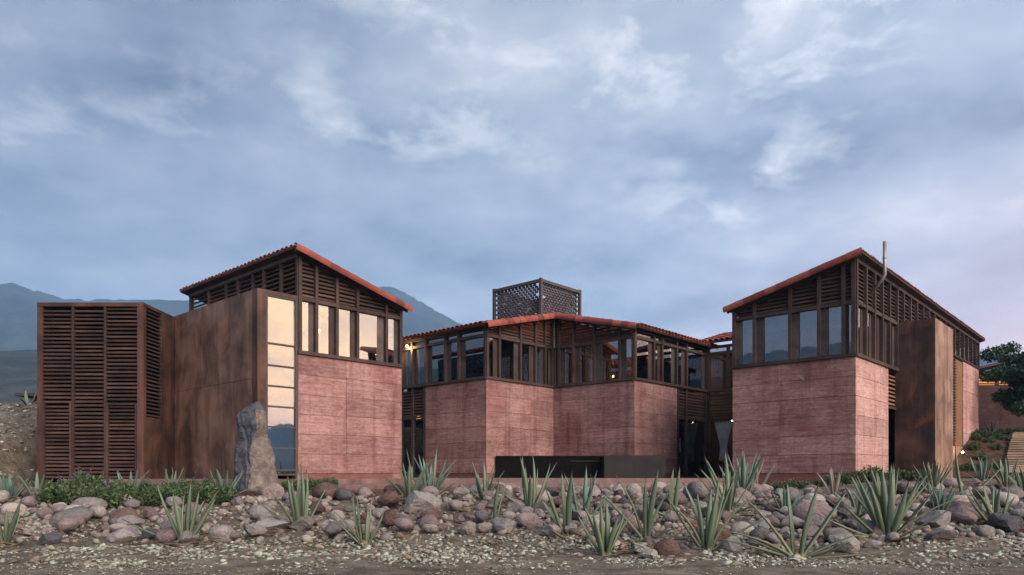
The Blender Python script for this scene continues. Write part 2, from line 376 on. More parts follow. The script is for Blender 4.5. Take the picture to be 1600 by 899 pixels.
M['wood_warm'] = mat_wood('warm_wood', (0.16, 0.082, 0.042), (0.26, 0.135, 0.07), 0.3)
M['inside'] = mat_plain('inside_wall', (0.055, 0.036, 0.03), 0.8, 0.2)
M['inside_red'] = mat_plain('inside_red_wall', (0.36, 0.10, 0.05), 0.8, 0.2)
M['tile'] = mat_tile()
M['glass'] = mat_glass('window_glass', 0.12)
M['glass_bright'] = mat_glass('coated_glass', 0.42, (0.6, 0.58, 0.52))
M['black'] = mat_corten('blackened_steel', (0.005, 0.005, 0.006), (0.010, 0.009, 0.0095), (0.020, 0.018, 0.018), (0.022, 0.016, 0.015), 0.6)
M['void'] = mat_plain('black_and_shade', (0.006, 0.006, 0.006), 0.95, 0.05)  # near-black for the bench, and for shade painted behind slats and in recesses
M['floor'] = mat_corten('red_concrete', (0.115, 0.075, 0.070), (0.175, 0.118, 0.110), (0.25, 0.18, 0.165), (0.17, 0.10, 0.085), 0.6)
M['zinc'] = mat_plain('zinc', (0.26, 0.25, 0.245), 0.55, 0.5, 0.6)
M['brick'] = mat_plain('grey_brick', (0.075, 0.072, 0.08), 0.8, 0.3)
M['dark_steel'] = mat_plain('dark_steel', (0.055, 0.045, 0.045), 0.6, 0.4)
M['bulb'] = mat_emit('bulb_glow', (1.0, 0.62, 0.25), 22)
M['lamp'] = mat_emit('lamp_glow', (1.0, 0.42, 0.08), 1.6)
M['slit'] = mat_emit('lit_opening', (1.0, 0.42, 0.08), 0.45)
M['paper'] = mat_plain('paper', (0.7, 0.68, 0.66), 0.8, 0.2, vary=0.05)
M['cloth'] = mat_plain('curtain_cloth', (0.45, 0.46, 0.46), 0.9, 0.1)
M['ground'] = mat_ground()
M['agave'] = mat_agave('agave_leaf', (0.105, 0.155, 0.100), (0.150, 0.215, 0.155), (0.24, 0.22, 0.12))
M['agave2'] = mat_agave('blue_agave_leaf', (0.085, 0.150, 0.120), (0.135, 0.225, 0.185), (0.22, 0.23, 0.15))
M['agave_dry'] = mat_agave('dry_agave_leaf', (0.15, 0.105, 0.075), (0.19, 0.135, 0.10), (0.20, 0.15, 0.09))
M['agave_purple'] = mat_agave('faded_agave_leaf', (0.19, 0.16, 0.15), (0.23, 0.20, 0.19), (0.26, 0.22, 0.15))
M['rock_grey'] = mat_rock('grey_stone', ((0.16, 0.152, 0.148), (0.30, 0.285, 0.275), (0.47, 0.45, 0.435)))
M['rock_rose'] = mat_rock('rose_stone', ((0.155, 0.12, 0.118), (0.265, 0.215, 0.21), (0.39, 0.335, 0.325)), 0.15)
M['rock_red'] = mat_rock('red_brown_stone', ((0.085, 0.054, 0.045), (0.155, 0.102, 0.085), (0.225, 0.16, 0.135)), 0.12)
M['rock_pale'] = mat_rock('pale_stone', ((0.30, 0.28, 0.25), (0.45, 0.425, 0.39), (0.60, 0.575, 0.535)), 0.35)
M['rock_green'] = mat_rock('pale_green_stone', ((0.24, 0.27, 0.22), (0.38, 0.42, 0.35), (0.52, 0.55, 0.47)), 0.3)
M['rock_slate'] = mat_rock('slate_stone', ((0.075, 0.08, 0.088), (0.125, 0.13, 0.14), (0.20, 0.20, 0.205)), 0.15)
M['monolith'] = mat_rock('monolith_stone', ((0.060, 0.072, 0.095), (0.105, 0.122, 0.150), (0.19, 0.205, 0.23)), 0.25)
M['monolith_lit_rust'] = mat_rock('monolith_lit_rust', ((0.12, 0.108, 0.10), (0.205, 0.182, 0.165), (0.33, 0.27, 0.21)), 0.5)  # the stone's lit flank put into the colour, together with its rust
M['chips'] = mat_chips('gravel_chip', [(0.16, 0.125, 0.10), (0.33, 0.38, 0.33), (0.50, 0.58, 0.50), (0.22, 0.20, 0.165), (0.42, 0.50, 0.43), (0.13, 0.09, 0.07), (0.31, 0.27, 0.21), (0.19, 0.17, 0.15)])
M['cobbles'] = mat_chips('cobble', [(0.25, 0.235, 0.225), (0.22, 0.175, 0.17), (0.36, 0.335, 0.31), (0.15, 0.10, 0.085), (0.36, 0.36, 0.31), (0.17, 0.165, 0.17)])
M['litter'] = mat_chips('dry_litter', [(0.10, 0.06, 0.045), (0.17, 0.115, 0.08), (0.22, 0.17, 0.12), (0.08, 0.05, 0.04)])
M['shrub'] = mat_leaf('shrub_leaf', (0.025, 0.050, 0.022), (0.050, 0.090, 0.036), (0.09, 0.135, 0.058))
M['flower'] = mat_leaf('purple_flower', (0.10, 0.05, 0.16), (0.16, 0.09, 0.22), (0.24, 0.16, 0.28))
M['stem'] = mat_plain('stem', (0.09, 0.075, 0.045), 0.9, 0.1)
M['tree'] = mat_leaf('tree_leaf', (0.010, 0.030, 0.018), (0.022, 0.058, 0.032), (0.045, 0.095, 0.05))
M['bark'] = mat_plain('bark', (0.075, 0.055, 0.045), 0.95, 0.1, bumpy=0.5)
M['bank_cut'] = mat_plain('cut_earth', (0.085, 0.05, 0.035), 0.95, 0.1, bumpy=0.8)
M['soil'] = mat_plain('dark_soil', (0.060, 0.038, 0.028), 0.95, 0.1, bumpy=0.9, vary=0.5)
M['forest'] = mat_forest('wooded_slope', (0.004, 0.010, 0.013), (0.015, 0.028, 0.030), (0.055, 0.070, 0.062), 0.012)
M['forest_near'] = mat_forest('scrub_slope', (0.012, 0.020, 0.022), (0.028, 0.038, 0.038), (0.075, 0.078, 0.075), 0.03)
M['plank'] = mat_wood('deck_plank', (0.16, 0.115, 0.085), (0.27, 0.205, 0.16), 0.6)
M['dark_wall'] = mat_rammed('dark_plaster', (0.05, 0.028, 0.03), (0.075, 0.042, 0.044), (0.10, 0.06, 0.06), (0.08, 0.03, 0.03))

# ------------------------------------------------------------------ terrain
def vnoise(x, y, s, seed=0.0):
    xf, yf = np.ravel(x), np.ravel(y)
    out = np.fromiter((noise.noise((a * s + seed, b * s - seed, seed * 0.37)) for a, b in zip(xf, yf)), float, len(xf))
    return out.reshape(np.shape(x))
PROF_Y = np.array([-50, 11.3, 12.6, 14.0, 15.5, 17.0, 18.2, 20.0, 24.0, 60.0])
PROF_Z = np.array([-1.13, -1.13, -1.09, -0.90, -0.68, -0.46, -0.40, -0.40, -0.40, -0.40])
def ground0(x, y):
    x = np.asarray(x, float); y = np.asarray(y, float)
    z = np.interp(y, PROF_Y, PROF_Z)
    # the right-hand side climbs to the foot of the building
    z = z + sstep(7.0, 11.0, x) * sstep(16.5, 20.5, y) * 0.36
    # planted bank beside the right building
    z = z + sstep(14.0, 18.0, x) * sstep(29.5, 36.5, y) * 2.15
    # cut bank on the far left
    w = 1 - sstep(-16.2, -15.0, x)
    z = z + w * (sstep(20.6, 22.0, y) * 1.45 + sstep(21.8, 28.0, y) * 1.75)
    far = sstep(45, 70, np.hypot(x, y)); z = z * (1 - far) + far * (-1.2)
    return z
def gz(x, y): return float(ground0(x, y))
def at_ground(px, py):
    best = None; dx = (px - 800) / F_PX; dz = -(py - HORIZON) / F_PX
    ys = np.linspace(6, 40, 1400); d = EYE + dz * ys - ground0(dx * ys, ys)
    i = np.argmax(d < 0); y = ys[i]
    return Vector((dx * y, y, gz(dx * y, y)))
def axis(a, b, st, far):
    core = np.arange(a, b + 1e-6, st); lo, hi = [], []
    s, v = st, a
    while v > -far: s *= 1.35; v -= s; lo.append(v)
    s, v = st, b
    while v < far: s *= 1.35; v += s; hi.append(v)
    return np.array(lo[::-1] + list(core) + hi)
gx = axis(-24, 34, 0.2, 3600); gy = axis(3, 44, 0.2, 3600)
GX, GY = np.meshgrid(gx, gy)
near = (np.abs(GX) < 40) & (GY > 0) & (GY < 50)
GZ = ground0(GX, GY)
nn = np.zeros_like(GZ); nn[near] = 0.045 * vnoise(GX[near], GY[near], 0.9, 3.1) + 0.022 * vnoise(GX[near], GY[near], 3.0, 8.2)
bankm = np.zeros_like(GZ); bm_ = near & (GX < -14.8) & (GY > 20.4); bankm[bm_] = 0.16 * vnoise(GX[bm_], GY[bm_], 1.5, 5.0)
GZ = GZ + nn + bankm
ny, nx = GZ.shape
gv = np.stack([GX.ravel(), GY.ravel(), GZ.ravel()], 1)
ii = (np.arange(ny - 1)[:, None] * nx + np.arange(nx - 1)[None, :]).ravel()
gf = np.stack([ii, ii + 1, ii + nx + 1, ii + nx], 1)
tag(link('ground', fast_mesh('ground', gv, gf, M['ground'], True)), kind='structure')

# mountains: a far wooded ring all round, its skyline read from the photograph where it shows
sky_px = [(-500, 470), (-200, 455), (-60, 446), (0, 442), (22, 441), (60, 454), (100, 466), (135, 469), (165, 468), (200, 471), (235, 470), (300, 474), (380, 470), (450, 455), (520, 440), (565, 441), (592, 449), (612, 447), (640, 462), (680, 484), (715, 504), (760, 522), (850, 560), (1000, 600), (1300, 612), (1450, 596), (1510, 566), (1540, 555), (1565, 553), (1600, 562), (1700, 570), (2000, 590), (2600, 640)]
az_v = [math.degrees(math.atan2((p - 800) / F_PX, 1)) for p, _ in sky_px]
el_v = [math.degrees(math.atan2(HORIZON - y, math.hypot(p - 800, F_PX))) for p, y in sky_px]
az_c = np.array(az_v + [80, 100, 125, 160, 190, 215, 240, 265, 290, 310]); el_c = np.array(el_v + [3.2, 3.0, 3.5, 5.0, 7.0, 9.0, 9.5, 8.0, 9.0, 11.0])
o_ = np.argsort(az_c % 360); azs = (az_c % 360)[o_]; els = el_c[o_]
def ring(name, R0, R1, naz, nr, elf, mat, amp, sc_, seed, a0=0, a1=360, bscale=0.045):
    az = np.linspace(a0, a1, naz); tr = np.linspace(0, 1.25, nr)
    A, T = np.meshgrid(np.radians(az), tr)
    rad = R0 + (R1 - R0) * T; X = np.sin(A) * rad; Y = np.cos(A) * rad
    H = elf(np.degrees(A) % 360); top = np.tan(np.radians(H)) * R1
    prof = np.where(T <= 1, np.sin(np.clip(T, 0, 1) * math.pi / 2) ** 1.35, 1 - (T - 1) * 1.6)
    prof = prof * np.where(T <= 1, rad / R1, 1.0)
    n = vnoise(X, Y, sc_, seed) + 0.5 * vnoise(X, Y, sc_ * 2.7, seed + 4)
    fade = np.clip((1 - T) * 3.0, 0.0, 1); Z = top * prof + amp * n * prof * fade
    bumps = vnoise(X, Y, sc_ * 22, seed + 9) + 0.8 * vnoise(X, Y, sc_ * 60, seed + 11)
    Z = Z + amp * bscale * bumps * prof - amp * 0.5 * np.abs(vnoise(X, Y, sc_ * 1.9, seed + 13)) * prof * fade - 4.0 * (1 - np.clip(T * 8, 0, 1))
    v = np.stack([X.ravel(), Y.ravel(), Z.ravel()], 1); i = (np.arange(nr - 1)[:, None] * naz + np.arange(naz - 1)[None, :]).ravel()
    f = np.stack([i, i + 1, i + naz + 1, i + naz], 1)
    return tag(link(name, fast_mesh(name, v, f, mat, True)), kind='structure')
ring('mountains', 900, 1900, 2000, 44, lambda a: np.interp(a, azs, els, period=360), M['forest'], 90, 0.0026, 2.0)
hill_az = [-75, -60, -48, -40, -36.5, -33.0, -28, -22, -16, -8]; hill_el = [7.5, 8.5, 8.0, 7.4, 7.7, 8.2, 7.5, 6.0, 3.5, 0.3]
ring('hills', 160, 520, 240, 26, lambda a: np.interp(((a + 180) % 360) - 180, hill_az, hill_el), M['forest_near'], 9, 0.012, 7.0, 360 - 75, 360 - 8)

# ------------------------------------------------------------------ building kit (local x = along the walls to the right VP, local y = to the left VP)
RZ = R(47.7)
class Face:
    """A straight facade: origin o, unit direction a, outward normal n (local 2-D)."""
    def __init__(s, parent, o, a, n): s.p, s.o, s.a, s.n = parent, Vector(o), Vector(a), Vector(n); s.th = math.atan2(a[1], a[0]); s.sg = 1 if Vector((-a[1], a[0])).dot(s.n) > 0 else -1
    def P(s, t, d, z): q = s.o + s.a * t + s.n * d; return Vector((q.x, q.y, z))
    def box(s, name, t0, t1, d0, d1, z0, z1, mat, parent=None):
        c = s.P((t0 + t1) / 2, (d0 + d1) / 2, (z0 + z1) / 2)
        return link(name, cube_mesh(mat), parent or s.p, c, (0, 0, s.th), (abs(t1 - t0), abs(d1 - d0), abs(z1 - z0)))
    def slats(s, t0, t1, z0, z1, mat, top=None, pitch=0.122, depth=0.100, tilt=52, d=-0.06, parent=None, name='louvre_slat'):
        z = z0 + pitch * 0.5; out = []
        while z < z1 - 0.02:
            a, b = t0, t1
            if top:
                ts = np.linspace(t0, t1, 60); ok = ts[np.array([top(q) for q in ts]) > z + 0.05]
                if len(ok) < 6: z += pitch; continue
                a, b = ok[0], ok[-1]
            dz = random.uniform(-.006, .006)
            o = link(name, cube_mesh(mat), parent or s.p, s.P((a + b) / 2, d + random.uniform(-.006, .006), z + dz),
                     Euler((R(-tilt * s.sg + random.uniform(-3, 3)), R(random.uniform(-.35, .35)), s.th)), (b - a, depth, 0.022))
            z += pitch
        return out

def facade(fc, posts, sill, rail, top, L, upper='louvre', glass='glass', slat='slat_dark', post_w=0.10, plates=True, plate_side=None, pane_mask=None, pane_bottom=None):
    p = fc.p
    for i, t in enumerate(posts):
        w = post_w if 0 < i < len(posts) - 1 else post_w * 1.15
        fc.box('post', t - w / 2, t + w / 2, -0.10, 0.045, sill, top(t) - 0.02, M['frame'])
    fc.box('sill_beam', -0.03, L + 0.03, -0.16, 0.07, sill - 0.10, sill + 0.004, M['frame'])
    for a, b in zip(posts[:-1], posts[1:]):
        fc.box('rail', a + post_w / 2, b - post_w / 2, -0.09, 0.03, rail - 0.055, rail + 0.055, M['frame'])
    bar('top_plate', p, fc.P(0, -0.03, top(0) - 0.06), fc.P(L, -0.03, top(L) - 0.06), 0.13, 0.11, M['frame'])
    for i, (a, b) in enumerate(zip(posts[:-1], posts[1:])):
        a2, b2 = a + post_w / 2, b - post_w / 2
        zt = max(top(a), top(b)) - 0.1
        if upper == 'louvre': fc.slats(a2, b2, rail + 0.06, zt, M[slat], lambda q: top(q) - 0.1)
        elif zt > rail + 0.1: fc.box('clerestory_pane', a2, b2, -0.062, -0.05, rail + 0.055, min(top(a), top(b)) - 0.11, M['glass'])
        ga, gb = a2, b2
        if plates:
            side = 1 if plate_side is None else plate_side
            w = min(0.28, (b - a) * random.uniform(0.24, 0.36))
            t0, t1 = (b2 - w, b2) if side > 0 else (a2, a2 + w)
            if side > 0: gb = t0 - 0.01
            else: ga = t1 + 0.01
            fc.box('fin', t0, t1, -0.13, -0.075, sill + 0.004, rail - 0.055, M['frame_grey' if random.random() < .6 else 'frame'])
        fc.box('glass_pane', ga, gb, -0.072, -0.060, sill + 0.004, rail - 0.055, M[glass])

def earth_wall(fc, L, z0, z1, joints, thick=0.45, lifts=6, start=0.0, jit=0.0, mat='earth'):
    """Rammed-earth lifts, each its own block in front of a set-back core."""
    p = fc.p; cuts = [start] + list(joints) + [L]; h = (z1 - z0) / lifts; g = 0.008
    fc.box('wall_core', start + 0.02, L - 0.02, -thick, -0.014, z0 + 0.01, z1 - 0.01, M['core'])
    k = 0
    for a, b in zip(cuts[:-1], cuts[1:]):
        off = random.uniform(-jit, jit)
        for i in range(lifts):
            za = z0 + i * h + (off if i else 0); zb = z0 + (i + 1) * h + (off if i < lifts - 1 else 0)
            dd = random.uniform(-.004, .005)
            v, f = earth_block(b - a - g, 0.10, zb - za - g)
            me = mesh('rammed_earth_block', v, f, M[mat])
            o = link('rammed_earth_block', me, p, fc.P((a + b) / 2, -0.05 + dd, (za + zb) / 2), (0, 0, fc.th)); k += 1

def earth_block(L, D, H):
    """Block with slightly uneven arrises: edge vertices wander a few millimetres."""
    nx_ = max(4, int(L / 0.16)); v, f = [], []
    s = random.random() * 50
    for sy in (-0.5, 0.5):
        for j, zz_ in enumerate((-0.5, 0.5)):
            for i in range(nx_ + 1):
                x = -L / 2 + L * i / nx_
                w = 0.007 * noise.noise((x * 5 + s, zz_ * 7, sy)) - 0.002
                v.append((x, sy * D, zz_ * (H + 2 * w)))
    n = nx_ + 1; A0, A1, B0, B1 = 0, n, 2 * n, 3 * n
    for i in range(nx_):
        f += [(A0 + i, A0 + i + 1, A1 + i + 1, A1 + i), (B0 + i + 1, B0 + i, B1 + i, B1 + i + 1),
              (A1 + i, A1 + i + 1, B1 + i + 1, B1 + i), (A0 + i + 1, A0 + i, B0 + i, B0 + i + 1)]
    f += [(A0, A1, B1, B0), (A0 + nx_, B0 + nx_, B1 + nx_, A1 + nx_)]
    return v, f

# --- clay tiles
def tile_geo(inv=False, r1=0.104):
    Lt, seg = 0.43, 7; v, f = [], []
    for x, r in ((0.0, 0.122), (Lt, r1)):
        for th in (0.0, -0.016):
            for k in range(seg + 1):
                an = math.pi * (0.04 + 0.92 * k / seg); rr = r + th
                z = rr * math.sin(an) * (0.82 if not inv else -0.55); z += 0.018 * (1 - x / Lt) * (1 if not inv else 0.6)
                v.append((x - 0.035, rr * math.cos(an), z))
    n = seg + 1
    for k in range(seg):
        f += [(k, k + 1, 2 * n + k + 1, 2 * n + k), (n + k + 1, n + k, 3 * n + k, 3 * n + k + 1), (k + 1, k, n + k, n + k + 1), (2 * n + k, 2 * n + k + 1, 3 * n + k + 1, 3 * n + k)]
    f += [(0, 2 * n, 3 * n, n), (seg, n + seg, 3 * n + seg, 2 * n + seg)]
    return np.array(v), np.array(f)
TC_V, TC_F = tile_geo(); TP_V, TP_F = tile_geo(True)
VC_V, VC_F = tile_geo(False, 0.119)
VC_V[:, 2] -= 0.012 * (1 - VC_V[:, 0] / 0.43)
VC_M = mesh('verge_tile', VC_V, [tuple(map(int, q)) for q in VC_F], M['tile'], True)
TC_M = mesh('cover_tile', TC_V, [tuple(map(int, q)) for q in TC_F], M['tile'], True)
TP_M = mesh('pan_tile', TP_V, [tuple(map(int, q)) for q in TP_F], M['tile'], True)
for _m in (VC_M, TC_M, TP_M): _m.set_sharp_from_angle(angle=R(40))
def tile_roof(parent, name, o, run, across, z_low, z_high, run_len, width, verge0=True, verge1=False, eave_lo=True, eave_hi=False, limit=None, thick=0.045, ridge=False):
    """o = low corner (local 2-D); run = horizontal up-slope direction; the roof deck is a part, tiles are its pieces."""
    run, across = Vector((*run, 0)), Vector((*across, 0)); sl = math.atan2(z_high - z_low, run_len)
    X = Vector((run.x * math.cos(sl), run.y * math.cos(sl), math.sin(sl))); Y = across.copy(); Z = X.cross(Y)
    if Z.z < 0: Y = -Y; Z = -Z
    B = Vector((o[0], o[1], z_low)); Ls = run_len / math.cos(sl)
    pts = [B, B + X * Ls, B + X * Ls + across * width, B + across * width]
    v = [tuple(q) for q in pts] + [tuple(q + Z * thick) for q in pts]
    if X.cross(across).z < 0: fcs = [(0, 1, 2, 3), (4, 7, 6, 5), (0, 4, 5, 1), (1, 5, 6, 2), (2, 6, 7, 3), (3, 7, 4, 0)]
    else: fcs = [(3, 2, 1, 0), (5, 6, 7, 4), (1, 5, 4, 0), (2, 6, 5, 1), (3, 7, 6, 2), (0, 4, 7, 3)]
    deck = link(name, mesh(name, v, fcs, M['frame']), parent)
    nc = int((Ls + 0.02) / 0.36); ncol = int(width / 0.25); pw = width / ncol; pc = Ls / nc
    rot = Matrix((X, Y, Z)).transposed().to_4x4()
    stuff_v, stuff_f, n0 = [], [], 0
    R3 = np.array([list(X), list(Y), list(Z)])
    for i in range(ncol + 1):
        for j in range(nc):
            for kind in (0, 1):
                if kind == 1 and i == ncol: continue
                c = i * pw + (pw / 2 if kind else 0)
                base = B + X * (j * pc) + across * c + Z * (thick + (0.055 if kind else 0.030) + random.uniform(-.004, .004))
                vis = (verge0 and i < 1) or (verge1 and i >= ncol) or (eave_lo and j == 0) or (eave_hi and j == nc - 1)
                if limit: vis = vis and limit(base)
                tw = random.uniform(-0.02, 0.02)
                if vis:
                    m = Matrix.Translation(base) @ rot @ Matrix.Rotation(tw, 4, 'Z'); m = m @ Matrix.Scale(random.uniform(.97, 1.03), 4)
                    if kind == 0 and ((verge0 and i == 0) or (verge1 and i == ncol)):     # verge caps lap over the edge
                        out_ = (-across if i == 0 else across); sgn = 1 if out_.dot(Y) > 0 else -1
                        m = Matrix.Translation(base + out_ * 0.02 - Z * 0.06) @ rot @ Matrix.Rotation(tw, 4, 'Z') @ Matrix.Rotation(-sgn * R(48), 4, 'X') @ Matrix.Diagonal((1.02, 1.25, 1.3, 1))
                    link('roof_tile', TP_M if kind else (VC_M if (i == 0 and verge0) else TC_M), deck, mat4=m)
                else:
                    V_, F_ = (TP_V, TP_F) if kind else (TC_V, TC_F)
                    stuff_v.append(V_ @ R3 + np.array(base)); stuff_f.append(F_ + n0); n0 += len(V_)
    if stuff_v:
        tag(link('roof_tile_field', fast_mesh('roof_tile_field', np.concatenate(stuff_v), np.concatenate(stuff_f), M['tile'], True), deck), kind='stuff')
    return deck

def bulb(px, py, Y, label, r=0.035, power=12, shade=None, z=None):
    X = (px - 800) / F_PX * Y; Z = EYE + (HORIZON - py) / F_PX * Y
    e = empty('pendant_lamp', (X, Y, Z))
    v, f = sphere_geo((0, 0, 0), r); link('lamp_bulb', mesh('lamp_bulb', v, f, M['bulb'], True), e)
    v, f = tube_geo([(0, 0, r * 0.8), (0, 0, r * 2.4)], [r * 0.6, r * 0.5], 8); link('lamp_socket', mesh('lamp_socket', v, f, M['dark_steel'], True), e)
    v, f = tube_geo([(0, 0, r * 2.4), (0, 0, 0.7)], [0.006, 0.006], 5); link('cord', mesh('cord', v, f, M['dark_steel']), e)
    if power:
        d = bpy.data.lights.new('lamp_light', 'POINT'); d.energy = power; d.color = (1.0, 0.55, 0.22); d.shadow_soft_size = r
        o = bpy.data.objects.new('lamp_light', d); COL.objects.link(o); o.parent = e; o.location = (0, 0, -r * 1.6)
    tag(e, label, 'lamp', 'small bare lamps glowing inside the buildings'); return e

Z0, ZW, RAIL, LOW, HIGH = 0.17, 3.77, 5.45, 5.78, 6.80

# ============================================================ left building
LB = empty('gallery_building', (-6.43, 21.75, 0), RZ)
tag(LB, 'red earth and rust steel building behind the standing stone, with cream reflecting windows', 'building')
fr = Face(LB, (0, 0), (1, 0), (0, -1)); W = 3.96
topL = lambda t: HIGH + (LOW - HIGH) * t / W
earth_wall(fr, W, Z0, ZW, [1.72], jit=0.03)
fr.box('plinth', -0.02, W - 0.01, -0.45, -0.03, -0.6, Z0 - 0.004, M['plinth'])
facade(fr, [0.05, 0.62, 1.36, 2.14, 3.30, W - 0.05], ZW + 0.10, RAIL, topL, W, glass='glass_bright', slat='slat', plates=True)
sideR = Face(LB, (W, 0), (0, 1), (1, 0))                      # the side turned to the court
sideR.box('side_wall', 0.02, 7.2, -0.40, -0.004, -0.5, ZW - 0.01, M['earth'])
sideR.box('side_glazing', 0.1, 7.2, -0.08, -0.06, ZW, LOW - 0.05, M['glass'])
# upper louvres on the high side, over the steel wall
sl = Face(LB, (0, 0), (0, 1), (-1, 0)); SLL = 7.4
postsS = [0.05, 1.0, 2.05, 2.75, 3.75, 4.6, 5.9, SLL - 0.05]
for t in postsS: sl.box('post', t - 0.05, t + 0.05, -0.10, 0.03, RAIL - 0.1, HIGH - 0.02, M['frame'])
sl.box('rail', 0, SLL, -0.10, 0.045, RAIL - 0.05, RAIL + 0.05, M['frame'])
sl.box('top_plate', 0, SLL, -0.09, 0.05, HIGH - 0.13, HIGH - 0.015, M['frame_grey'])
for a, b in zip(postsS[:-1], postsS[1:]): sl.slats(a + 0.05, b - 0.05, RAIL + 0.06, HIGH - 0.13, M['slat_dark'], pitch=0.14, depth=0.105)
# steel-clad bay that stands out to the left, with the tall glazed strip in its front
CT = 5.50; XB = -1.32
cs = Face(LB, (XB, 0), (0, 1), (-1, 0))
cs.box('steel_frame', 0.03, 5.9, -0.35, -0.02, -0.5, CT - 0.01, M['core'])
yb = [0.0, 2.95, 5.9]
for a, b in zip(yb[:-1], yb[1:]):
    for za, zb in ((-0.5, 2.915), (2.93, CT)):
        dd = random.uniform(-.003, .003); cs.box('corten_panel', a + 0.002, b - 0.002, -0.015, 0.0 + dd, za, zb, M['corten'])
fb = Face(LB, (XB, 0), (1, 0), (0, -1))
fb.box('steel_return', 0.0, 0.27, -0.30, 0.012, -0.5, CT + 0.004, M['steel_red'])
fb.box('steel_lintel', 0.272, 1.30, -0.30, 0.010, RAIL - 0.06, CT + 0.002, M['steel_red'])
strip = [RAIL - 0.06, 4.0, 3.36, 2.76, 2.16, 1.56, 0.94, 0.30, 0.16]
for t0, t1 in ((0.272, 0.325), (1.235, 1.315)): fb.box('mullion', t0, t1, -0.12, 0.0, -0.2, RAIL - 0.065, M['dark_steel'])
for k, z in enumerate(strip):
    fb.box('transom', 0.327, 1.233, -0.11, -0.004, z - 0.05, z - 0.004, M['dark_steel'])
    if k < len(strip) - 1: fb.box('glass_pane', 0.327, 1.233, -0.066, -0.056, strip[k + 1] - 0.003, z - 0.051, M['glass_bright'])
fb.box('bay_roof', 0.0, 1.3, -5.9, -0.31, CT - 0.10, CT - 0.02, M['corten'])
# inside
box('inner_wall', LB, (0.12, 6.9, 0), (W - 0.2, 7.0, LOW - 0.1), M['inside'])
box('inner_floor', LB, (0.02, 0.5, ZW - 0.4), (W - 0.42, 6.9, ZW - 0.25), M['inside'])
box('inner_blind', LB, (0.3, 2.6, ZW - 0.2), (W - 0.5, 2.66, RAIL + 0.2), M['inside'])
tile_roof(LB, 'roof', (W + 0.14, -0.22), (-1, 0), (0, 1), LOW - 0.036, HIGH + 0.06, W + 0.38, 7.9, verge0=True, eave_lo=True, eave_hi=True)
bar('verge_board', LB, (W + 0.12, -0.16, LOW - 0.09), (-0.2, -0.16, HIGH + 0.0), 0.05, 0.07, M['frame'])

# ============================================================ louvred steel pavilion (faces the viewer squarely)
LP = empty('louvred_pavilion', (-14.73, 22.43, 0), 0)
tag(LP, 'tall rust brown box of horizontal timber louvres standing beside the steel clad bay', 'pavilion')
PW, PH, PD = 3.30, 5.47, 2.35
pf = Face(LP, (0, 0), (1, 0), (0, -1)); ps = Face(LP, (PW, 0), (0, 1), (1, 0))
pf.box('corner_post', 0.0, 0.17, -0.17, 0.0, -0.5, PH - 0.12, M['steel_red'])
pf.box('corner_post', PW - 0.20, PW, -0.17, 0.0, -0.5, PH - 0.12, M['steel_red'])
pf.box('head_beam', 0.0, PW, -0.17, 0.012, PH - 0.118, PH, M['steel_red'])
cp = [0.17, 1.10, 2.10, PW - 0.20]
for t in cp[1:3]: pf.box('post', t - 0.035, t + 0.035, -0.13, -0.006, -0.4, PH - 0.12, M['slat'])
for k, (a, b) in enumerate(zip(cp[:-1], cp[1:])):
    a2 = a + (0.035 if k else 0.0); b2 = b - (0.035 if k < 2 else 0.0)
    zd = 2.42 if k == 0 else (2.36 if k == 2 else None)
    pf.slats(a2, b2, (zd + 0.05) if zd else -0.1, PH - 0.13, M['slat_red'], pitch=0.122, depth=0.10, tilt=40)
    if zd:      # louvred door leaf in the lower part
        dr = pf.box('door', a2 + 0.01, a2 + 0.065, -0.10, 0.012, -0.2, zd, M['slat_red'])
        df = Face(LP, (0, 0), (1, 0), (0, -1))
        pf.box('door_stile', b2 - 0.065, b2 - 0.01, -0.10, 0.012, -0.2, zd, M['slat_red'])
        pf.box('door_rail', a2 + 0.066, b2 - 0.066, -0.10, 0.010, zd - 0.06, zd, M['slat_red'])
        pf.slats(a2 + 0.07, b2 - 0.07, 0.0, zd - 0.07, M['slat_red'], pitch=0.115, depth=0.09, tilt=40, d=-0.045)
ps.box('side_head', 0.0, PD, -0.17, 0.010, PH - 0.10, PH - 0.003, M['corten_dark'])
ps.slats(0.04, 1.15, 1.95, PH - 0.11, M['slat_dark'], pitch=0.122, depth=0.10, tilt=40)
ps.box('corten_panel', 1.152, PD, -0.14, 0.006, -0.5, PH - 0.104, M['corten_dark'])
ps.box('corten_panel', 0.02, 1.148, -0.14, 0.004, -0.5, 1.94, M['corten_dark'])
box('back_panel', LP, (0.05, 0.75, -0.4), (PW - 0.26, 0.8, PH - 0.065), M['void'])  # near-black sheet: the shade behind the front slats put into its colour
box('shade_lining', LP, (PW - 0.24, 0.19, -0.4), (PW - 0.20, PD - 0.02, PH - 0.12), M['void'])  # added black sheet that keeps the sky out of the side slats
box('side_panel', LP, (0.0, 0.173, -0.4), (0.04, PD, PH - 0.062), M['corten_dark'])
box('roof_panel', LP, (0.03, 0.18, PH - 0.06), (PW - 0.18, PD, PH - 0.01), M['corten_dark'])

